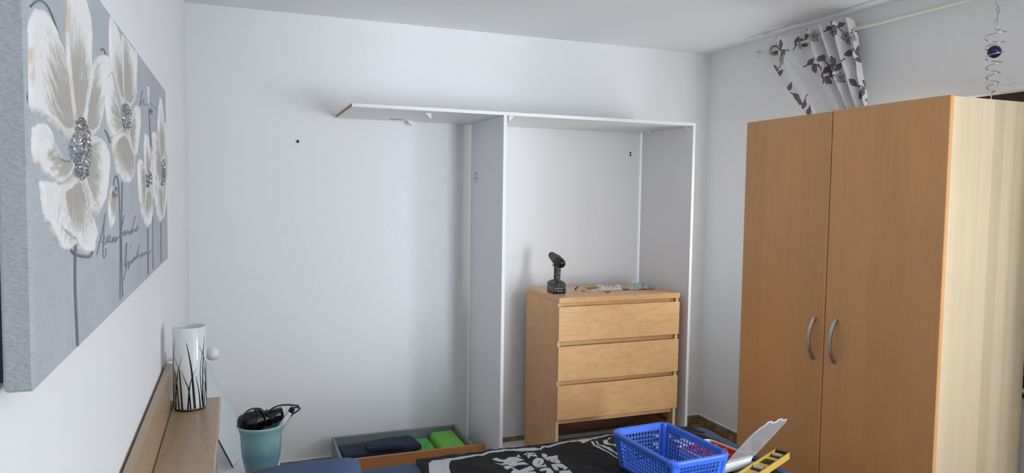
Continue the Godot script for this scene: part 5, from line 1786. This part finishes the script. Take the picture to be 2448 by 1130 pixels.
func organizer() -> void:
	var t := thing("sorting_box", "white sorting box with orange compartments and its clear lid open, beside the blue basket", "organizer", Vector3(1.748, 0.572, 1.893), deg_to_rad(11.0))
	var w := 0.096
	var d := 0.118
	var h := 0.038
	var orange := plain("orange_plastic", Color(0.86, 0.26, 0.06), 0.4)
	var white: Material = mats.white_plastic
	var m := MB.new()
	# white outer tray: rounded wall
	var path := []
	var rr := 0.028
	for k in 4:
		var sx: float = [-1.0, 1.0, 1.0, -1.0][k]
		var sz: float = [-1.0, -1.0, 1.0, 1.0][k]
		var c := Vector3(sx * (w - rr), 0, sz * (d - rr))
		var a0: float = [PI, 1.5 * PI, 0.0, 0.5 * PI][k]
		for i in 7:
			var a := a0 + i / 6.0 * PI / 2
			path.append(c + Vector3(cos(a), 0, sin(a)) * rr)
	path.append(path[0])
	var rows := []
	for p in path:
		var o := Vector3(p.x, 0, p.z).normalized()
		var row := []
		for e in [[-0.012, 0.0], [-0.004, 0.002], [0.0, h - 0.006], [0.003, h - 0.004], [0.003, h], [-0.004, h + 0.001], [-0.005, 0.004]]:
			row.append(p + o * e[0] + Vector3(0, e[1], 0))
		rows.append(row)
	m.grid(rows, Vector3.ZERO)
	m.span(Vector3(-w + 0.010, 0, -d + 0.010), Vector3(w - 0.010, 0.003, d - 0.010))
	put(m, "tray", white, t)
	m = MB.new()
	m.span(Vector3(-w + 0.010, 0.0032, -d + 0.010), Vector3(w - 0.010, 0.006, d - 0.010))
	for x in [-0.030, 0.034]:
		m.span(Vector3(x - 0.001, 0.006, -d + 0.008), Vector3(x + 0.001, h - 0.003, d - 0.008))
	for z in [-0.062, -0.01, 0.05]:
		m.span(Vector3(-w + 0.008, 0.006, z - 0.001), Vector3(w - 0.008, h - 0.003, z + 0.001))
	for s in [-1.0, 1.0]:
		m.span(Vector3(s * (w - 0.009) - 0.001, 0.006, -d + 0.02), Vector3(s * (w - 0.009) + 0.001, h - 0.004, d - 0.02))
		m.span(Vector3(-w + 0.02, 0.006, s * (d - 0.009) - 0.001), Vector3(w - 0.02, h - 0.004, s * (d - 0.009) + 0.001))
	put(m, "compartments", orange, t)
	# clear lid hinged on the near edge, leaning towards the viewer
	m = MB.new()
	var a := deg_to_rad(53.0)
	var up := Vector3(0.074, sin(a), cos(a)).normalized()
	var o := Vector3(0, h + 0.002, d - 0.004)
	var out2 := PackedVector2Array()
	var L := 0.226
	for e in [[-0.060, 0.0], [w - 0.006, 0.0], [w - 0.002, 0.012], [w - 0.002, L - 0.02], [w - 0.012, L], [0.052, L], [0.050, L + 0.012], [0.028, L + 0.012], [0.026, L], [-0.006, L], [-0.008, L + 0.012], [-0.030, L + 0.012], [-0.032, L - 0.004], [-0.046, L - 0.018], [-0.058, L - 0.045], [-0.064, L - 0.08], [-0.064, 0.012]]:
		out2.append(Vector2(e[0], e[1]))
	m.prism(out2, o, Vector3.RIGHT, up, 0.002)
	var lid := put(m, "lid", clear_plastic("clear_lid", Color(0.80, 0.82, 0.86), 0.34, 0.2), t)
	m = MB.new()
	var ring := []
	for p in out2:
		ring.append(o + Vector3.RIGHT * p.x + up * p.y)
	ring.append(ring[0])
	m.tube(ring, 0.0022, 6, false)
	put(m, "lid_rim", clear_plastic("lid_rim", Color(0.88, 0.89, 0.92), 0.8, 0.2), lid)
	# a long screw lying in the compartment next to the lid
	var g := MB.new()
	g.lathe([Vector2(0, 0), Vector2(0.004, 0.0), Vector2(0.004, 0.002), Vector2(0.0015, 0.003), Vector2(0.0012, 0.032), Vector2(0, 0.036)], 10, Vector3.ZERO, Basis(Vector3(0, 0, 1), -PI / 2))
	var s := put(g, "screw", mats.steel, null, t.transform * Vector3(0.045, 0.011, 0.02))
	s.rotation.y = 0.5
	tag(s, "steel screw lying in an orange compartment of the sorting box", "screw")

func spirit_level() -> void:
	var a := Vector3(2.035, 0.584, 1.948)
	var b := Vector3(1.70, 0.584, 2.118)
	var t := thing("spirit_level", "yellow spirit level with dark vial windows lying on the bed beside the sorting box", "spirit level", a)
	var yel := plain("level_yellow", Color(0.80, 0.66, 0.30), 0.45)
	var d := (b - a).normalized()
	var len_ := a.distance_to(b)
	var s := d.cross(Vector3.UP).normalized()
	var w := 0.028
	var m := MB.new()
	m.bar(s * w, s * w + d * len_, 0.007, 0.026, Vector3.UP, 0.001)
	put(m, "flange", yel, t)
	m = MB.new()
	m.bar(-s * w, -s * w + d * len_, 0.007, 0.026, Vector3.UP, 0.001)
	put(m, "flange", yel, t)
	var holes := [[0.022, 0.075], [0.105, 0.165], [0.20, 0.26], [0.31, 0.36]]
	var last := 0.012
	for k in holes.size() + 1:
		var stop: float = holes[k][0] if k < holes.size() else len_
		m = MB.new()
		m.bar(d * last, d * stop, w * 2.0 - 0.007, 0.008, Vector3.UP)
		put(m, "web", yel, t)
		if k < holes.size():
			last = holes[k][1]
	for k in holes.size():
		m = MB.new()
		m.bar(d * (holes[k][0] + 0.001), d * (holes[k][1] - 0.001), w * 2.0 - 0.008, 0.010, Vector3.UP, 0.002)
		var win := put(m, "window_block", mats.black_plastic, t)
		m = MB.new()
		if k % 2 == 0:
			var c: Vector3 = d * (holes[k][0] + holes[k][1]) * 0.5 + Vector3(0, 0.007, 0)
			m.tube([c - s * 0.017, c + s * 0.017], 0.0085, 14)
			put(m, "vial", clear_plastic("vial", Color(0.80, 0.74, 0.70), 0.7, 0.1), win)
	m = MB.new()
	m.bar(-d * 0.006, d * 0.012, w * 2.0 + 0.004, 0.024, Vector3.UP, 0.003)
	put(m, "end_cap", mats.black_plastic, t)

# ---------------------------------------------------------------- things on the chest of drawers
func build_dresser_things() -> void:
	var y := 1.0408
	cordless_drill(Vector3(1.742, y, 0.375))
	var m := MB.new()
	m.lathe([Vector2(0, 0), Vector2(0.007, 0), Vector2(0.007, 0.002), Vector2(0.004, 0.003), Vector2(0.0055, 0.010), Vector2(0.004, 0.024), Vector2(0.002, 0.032), Vector2(0, 0.033)], 14, Vector3.ZERO, Basis(Vector3(0.3, 0, 1).normalized(), -0.95))
	tag(put(m, "wall_plug", plain("plug_blue", Color(0.22, 0.26, 0.58), 0.4), null, Vector3(1.895, y + 0.007, 0.316)), "fat blue plastic wall plug standing next to the drill", "wall plug")
	m = MB.new()
	m.lathe([Vector2(0, 0), Vector2(0.006, 0.0), Vector2(0.006, 0.002), Vector2(0.003, 0.004), Vector2(0.003, 0.022), Vector2(0, 0.026)], 12, Vector3.ZERO, Basis(Vector3(0, 0, 1), -PI / 2))
	tag(put(m, "screw", plain("screw_blue", Color(0.40, 0.44, 0.60), 0.3, 0.6), null, Vector3(1.908, y + 0.006, 0.385)), "short bluish screw lying on the chest between plug and nut", "screw")
	m = MB.new()
	m.lathe([Vector2(0.0025, 0), Vector2(0.006, 0), Vector2(0.0065, 0.001), Vector2(0.0065, 0.006), Vector2(0.006, 0.007), Vector2(0.0025, 0.007), Vector2(0.0025, 0)], 6)
	tag(put(m, "nut", mats.steel, null, Vector3(1.937, y, 0.415)), "small steel nut on top of the chest", "nut")
	m = MB.new()
	var thread := []
	for i in 61:
		var f := i / 60.0
		thread.append(Vector3(f * 0.034, 0.004 + 0.0028 * cos(f * 50.0), 0.0028 * sin(f * 50.0)))
	m.tube(thread, 0.0011, 6)
	tag(put(m, "long_screw", mats.black_plastic, null, Vector3(2.020, y, 0.462)), "thin black threaded screw near the front edge of the chest", "screw")
	# plastic bags
	film("plastic_bag", "flat yellow-green plastic bag with a white sticker on the chest", Vector3(2.055, y, 0.262), Vector3(0.105, 0.012, 0.065), 0.1, clear_plastic("bag_green", Color(0.66, 0.66, 0.16), 0.75, 0.3), 2.0, true)
	film("plastic_bag", "crumpled clear plastic bag with a white flap in the middle of the chest", Vector3(2.105, y, 0.365), Vector3(0.155, 0.034, 0.065), -0.1, clear_plastic("bag_clear", Color(0.95, 0.95, 0.96), 0.42, 0.12), 7.0, true)
	film("plastic_bag", "clear plastic bag with a green corner at the right end of the chest", Vector3(2.315, y, 0.36), Vector3(0.15, 0.045, 0.10), 0.15, clear_plastic("bag_blue", Color(0.80, 0.87, 0.88), 0.45, 0.12), 13.0, false)
	film("plastic_bag", "green plastic wrapper under the clear bag at the right end", Vector3(2.365, y, 0.355), Vector3(0.10, 0.024, 0.085), -0.2, clear_plastic("bag_lime", Color(0.63, 0.70, 0.28), 0.75, 0.3), 21.0, false)
	m = MB.new()
	m.soft(Vector3.ZERO, Vector3(0.045, 0.008, 0.014), 0.003, 6)
	tag(put(m, "allen_key_packet", plain("brown_paper", Color(0.42, 0.30, 0.22), 0.7), null, Vector3(2.205, y + 0.004, 0.385)), "little brown paper packet left of the clear bag with the green corner", "packet")
	m = MB.new()
	m.soft(Vector3.ZERO, Vector3(0.040, 0.007, 0.010), 0.003, 6)
	tag(put(m, "glue_tube", mats.white_plastic, null, Vector3(2.005, y + 0.0035, 0.352)), "tiny white glue tube beside the crumpled clear bag", "tube")

func film(called: String, label: String, at: Vector3, size: Vector3, turn: float, mat: Material, sd: float, sticker: bool) -> void:
	var t := thing(called, label, "plastic bag", at, turn)
	var m := MB.new()
	var rows := []
	for i in 25:
		var row := []
		for j in 17:
			var u := i / 24.0 * 2.0 - 1.0
			var v := j / 16.0 * 2.0 - 1.0
			var ridge := 0.15 + absf(noise.get_noise_2d(u * 1.1 + sd, v * 1.3 + sd)) * 1.3 + absf(noise.get_noise_2d(u * 2.4 + sd, v * 2.4)) * 0.35
			var edge := (1.0 - pow(u, 4.0)) * (1.0 - pow(v, 4.0))
			row.append(Vector3(u * size.x * 0.5 * (1.0 + 0.12 * noise.get_noise_2d(v * 2.0, sd)), 0.002 + size.y * clampf(ridge, 0.0, 1.0) * (0.25 + 0.75 * edge), v * size.z * 0.5 * (1.0 + 0.15 * noise.get_noise_2d(u * 2.0, sd + 3.0))))
		rows.append(row)
	m.grid(rows, Vector3.UP)
	var low := []
	for row in rows:
		var r := []
		for p in row:
			r.append(Vector3(p.x * 0.97, 0.001, p.z * 0.97))
		low.append(r)
	m.grid(low, Vector3.DOWN)
	put(m, "film", mat, t)
	if sticker:
		m = MB.new()
		m.box(Vector3(size.x * 0.36, size.y * 0.5 + 0.006, -size.z * 0.1), Vector3(0.030, 0.0015, 0.022), 0.0, Basis(Vector3(1, 0, 0.3).normalized(), 0.5))
		put(m, "sticker", mats.white_plastic, t)

func cordless_drill(at: Vector3) -> void:
	var t := thing("cordless_drill", "worn dark cordless drill with paint stains standing on its battery", "drill", at, deg_to_rad(-4.0))
	var worn := plain("worn_rubber", Color.WHITE, 0.55)
	worn.albedo_texture = picture(256, 256, func(u: float, v: float) -> Color:
		var s := noise.get_noise_2d(u * 9.0, v * 9.0) + 0.5 * noise.get_noise_2d(u * 24.0, v * 24.0)
		return Color(0.60, 0.57, 0.52) if s > 0.24 else Color(0.07, 0.075, 0.08) * (1.0 + 0.4 * s))
	worn.uv1_triplanar = true
	worn.uv1_scale = Vector3(9, 9, 9)
	var teal := plain("drill_teal", Color(0.21, 0.25, 0.27), 0.5)
	var m := MB.new()
	# battery
	m.soft(Vector3(0, 0.021, 0.0), Vector3(0.078, 0.042, 0.118), 0.007, 8)
	var bat := put(m, "battery", mats.black_gloss, t)
	m = MB.new()
	m.span(Vector3(-0.012, 0.012, 0.0585), Vector3(-0.008, 0.026, 0.0597))
	m.span(Vector3(-0.008, 0.012, 0.0585), Vector3(0.000, 0.015, 0.0597))
	m.span(Vector3(0.006, 0.012, 0.0585), Vector3(0.011, 0.022, 0.0597))
	m.span(Vector3(-0.014, 0.031, 0.0585), Vector3(0.012, 0.034, 0.0597))
	put(m, "battery_print", plain("print_grey", Color(0.55, 0.55, 0.56), 0.6), bat)
	m = MB.new()
	m.soft(Vector3(0, 0.044, 0.0), Vector3(0.080, 0.005, 0.116), 0.002, 5)
	put(m, "release_strip", plain("strip_teal", Color(0.20, 0.40, 0.42), 0.4), t)
	# foot
	m = MB.new()
	var foot := func(q: Vector3) -> Vector3:
		var k := 1.0 - 0.42 * smoothstep(-0.004, 0.016, q.y)
		return Vector3(q.x * k, q.y, q.z * (1.0 - 0.35 * smoothstep(-0.004, 0.016, q.y)))
	m.soft(Vector3(0, 0.060, 0.0), Vector3(0.080, 0.030, 0.116), 0.010, 10, Basis.IDENTITY, 0.0, foot)
	put(m, "foot", worn, t)
	# handle, leaning a little
	m = MB.new()
	m.tube(smooth_path([Vector3(0, 0.058, 0.004), Vector3(0, 0.095, 0.008), Vector3(0, 0.135, 0.012), Vector3(0, 0.172, 0.014)], 5), [0.017, 0.0165, 0.016, 0.016, 0.016, 0.0162, 0.0165, 0.0165, 0.0165, 0.0168, 0.017, 0.017, 0.0175, 0.018, 0.0185, 0.019], 18, true, 1.25, Vector3.RIGHT)
	put(m, "handle", worn, t)
	# motor body: axis away from the viewer, tipped up
	var ax := Vector3(-0.16, 0.34, -0.93).normalized()
	var s := ax.cross(Vector3.UP).normalized()
	var b := Basis(s, ax * 0.76, s.cross(ax))
	var o := Vector3(0.010, 0.182, 0.016)
	m = MB.new()
	m.lathe([Vector2(0, -0.052), Vector2(0.012, -0.052), Vector2(0.022, -0.046), Vector2(0.027, -0.034), Vector2(0.0285, -0.015), Vector2(0.0285, 0.004), Vector2(0, 0.006)], 26, o, b)
	put(m, "motor_cap", mats.black_plastic, t)
	m = MB.new()
	m.lathe([Vector2(0, 0.003), Vector2(0.0295, 0.004), Vector2(0.030, 0.018), Vector2(0.030, 0.052), Vector2(0.028, 0.062), Vector2(0.026, 0.080), Vector2(0.024, 0.086), Vector2(0, 0.087)], 26, o, b)
	put(m, "body", teal, t)
	m = MB.new()
	m.lathe([Vector2(0, 0.085), Vector2(0.0235, 0.086), Vector2(0.0245, 0.090), Vector2(0.0245, 0.106), Vector2(0.0225, 0.108), Vector2(0, 0.108)], 26, o, b)
	put(m, "torque_ring", plain("ring_grey", Color(0.30, 0.30, 0.29), 0.4), t)
	m = MB.new()
	m.lathe([Vector2(0, 0.107), Vector2(0.021, 0.108), Vector2(0.0215, 0.128), Vector2(0.016, 0.142), Vector2(0.009, 0.148), Vector2(0, 0.148)], 24, o, b)
	put(m, "chuck", mats.black_plastic, t)
	m = MB.new()
	m.soft(Vector3(-0.002, 0.150, -0.016), Vector3(0.014, 0.030, 0.014), 0.005, 5)
	put(m, "trigger", mats.black_plastic, t)
	m = MB.new()
	m.soft(Vector3(-0.022, 0.163, 0.006), Vector3(0.014, 0.008, 0.010), 0.003, 5)
	put(m, "direction_switch", mats.black_plastic, t)

# ---------------------------------------------------------------- odds and ends
func build_small_things() -> void:
	var m := MB.new()
	# screw left in a plug in the back wall, and two empty holes
	m.lathe([Vector2(0, 0.0), Vector2(0.008, 0.0), Vector2(0.008, 0.0015), Vector2(0.0035, 0.002), Vector2(0.003, 0.012), Vector2(0.005, 0.013), Vector2(0.005, 0.016), Vector2(0, 0.017)], 16, Vector3.ZERO, Basis(Vector3(1, 0, 0), PI / 2))
	tag(put(m, "wall_screw", plain("screw_grey", Color(0.30, 0.31, 0.32), 0.4, 0.6), null, Vector3(0.306, 1.895, 0.0)), "grey screw left in the bare back wall beside the overhanging board", "screw")
	for k in 2:
		m = MB.new()
		m.lathe([Vector2(0, 0.0), Vector2(0.0065, 0.0), Vector2(0.006, 0.0015), Vector2(0.004, 0.0016), Vector2(0.0035, 0.0006), Vector2(0, 0.0006)], 14, Vector3.ZERO, Basis(Vector3(1, 0, 0), PI / 2))
		tag(put(m, "wall_plug", plain("hole_dark", Color(0.10, 0.09, 0.09), 0.8), null, Vector3(2.4395, 1.903 - 0.016 * k, 0.0)), ["upper of two dark plug holes in the wall inside the white frame", "lower of two dark plug holes in the wall inside the white frame"][k], "wall plug", "plug holes inside the white frame")
	# torn paper scraps
	paper(Vector3(1.633, 0.0405, 0.16), 0.055, "folded white paper scrap on the bottom panel beside the chest", 0.5, 0.03)
	paper(Vector3(2.985, 0.0085, 0.20), 0.075, "torn white paper scrap on the tiles in the room corner", 1.3, 0.012)

func paper(at: Vector3, size: float, label: String, turn: float, tall: float) -> void:
	var rows := []
	for i in 9:
		var row := []
		for j in 7:
			var u := i / 8.0 - 0.5
			var v := j / 6.0 - 0.5
			row.append(Vector3(u * size * (1.0 + 0.3 * noise.get_noise_2d(v * 5.0, at.x * 9.0)), 0.001 + tall * absf(noise.get_noise_2d(u * 3.0 + at.x * 5.0, v * 3.0)) * 1.5, v * size * 0.7 * (1.0 + 0.3 * noise.get_noise_2d(u * 5.0, at.x * 4.0))))
		rows.append(row)
	var m := MB.new()
	m.sheet(rows, Vector3(0, -0.0008, 0))
	var o := put(m, "paper_scrap", plain("paper", Color(0.90, 0.89, 0.88), 0.9), null, at)
	o.rotation.y = turn
	tag(o, label, "paper")
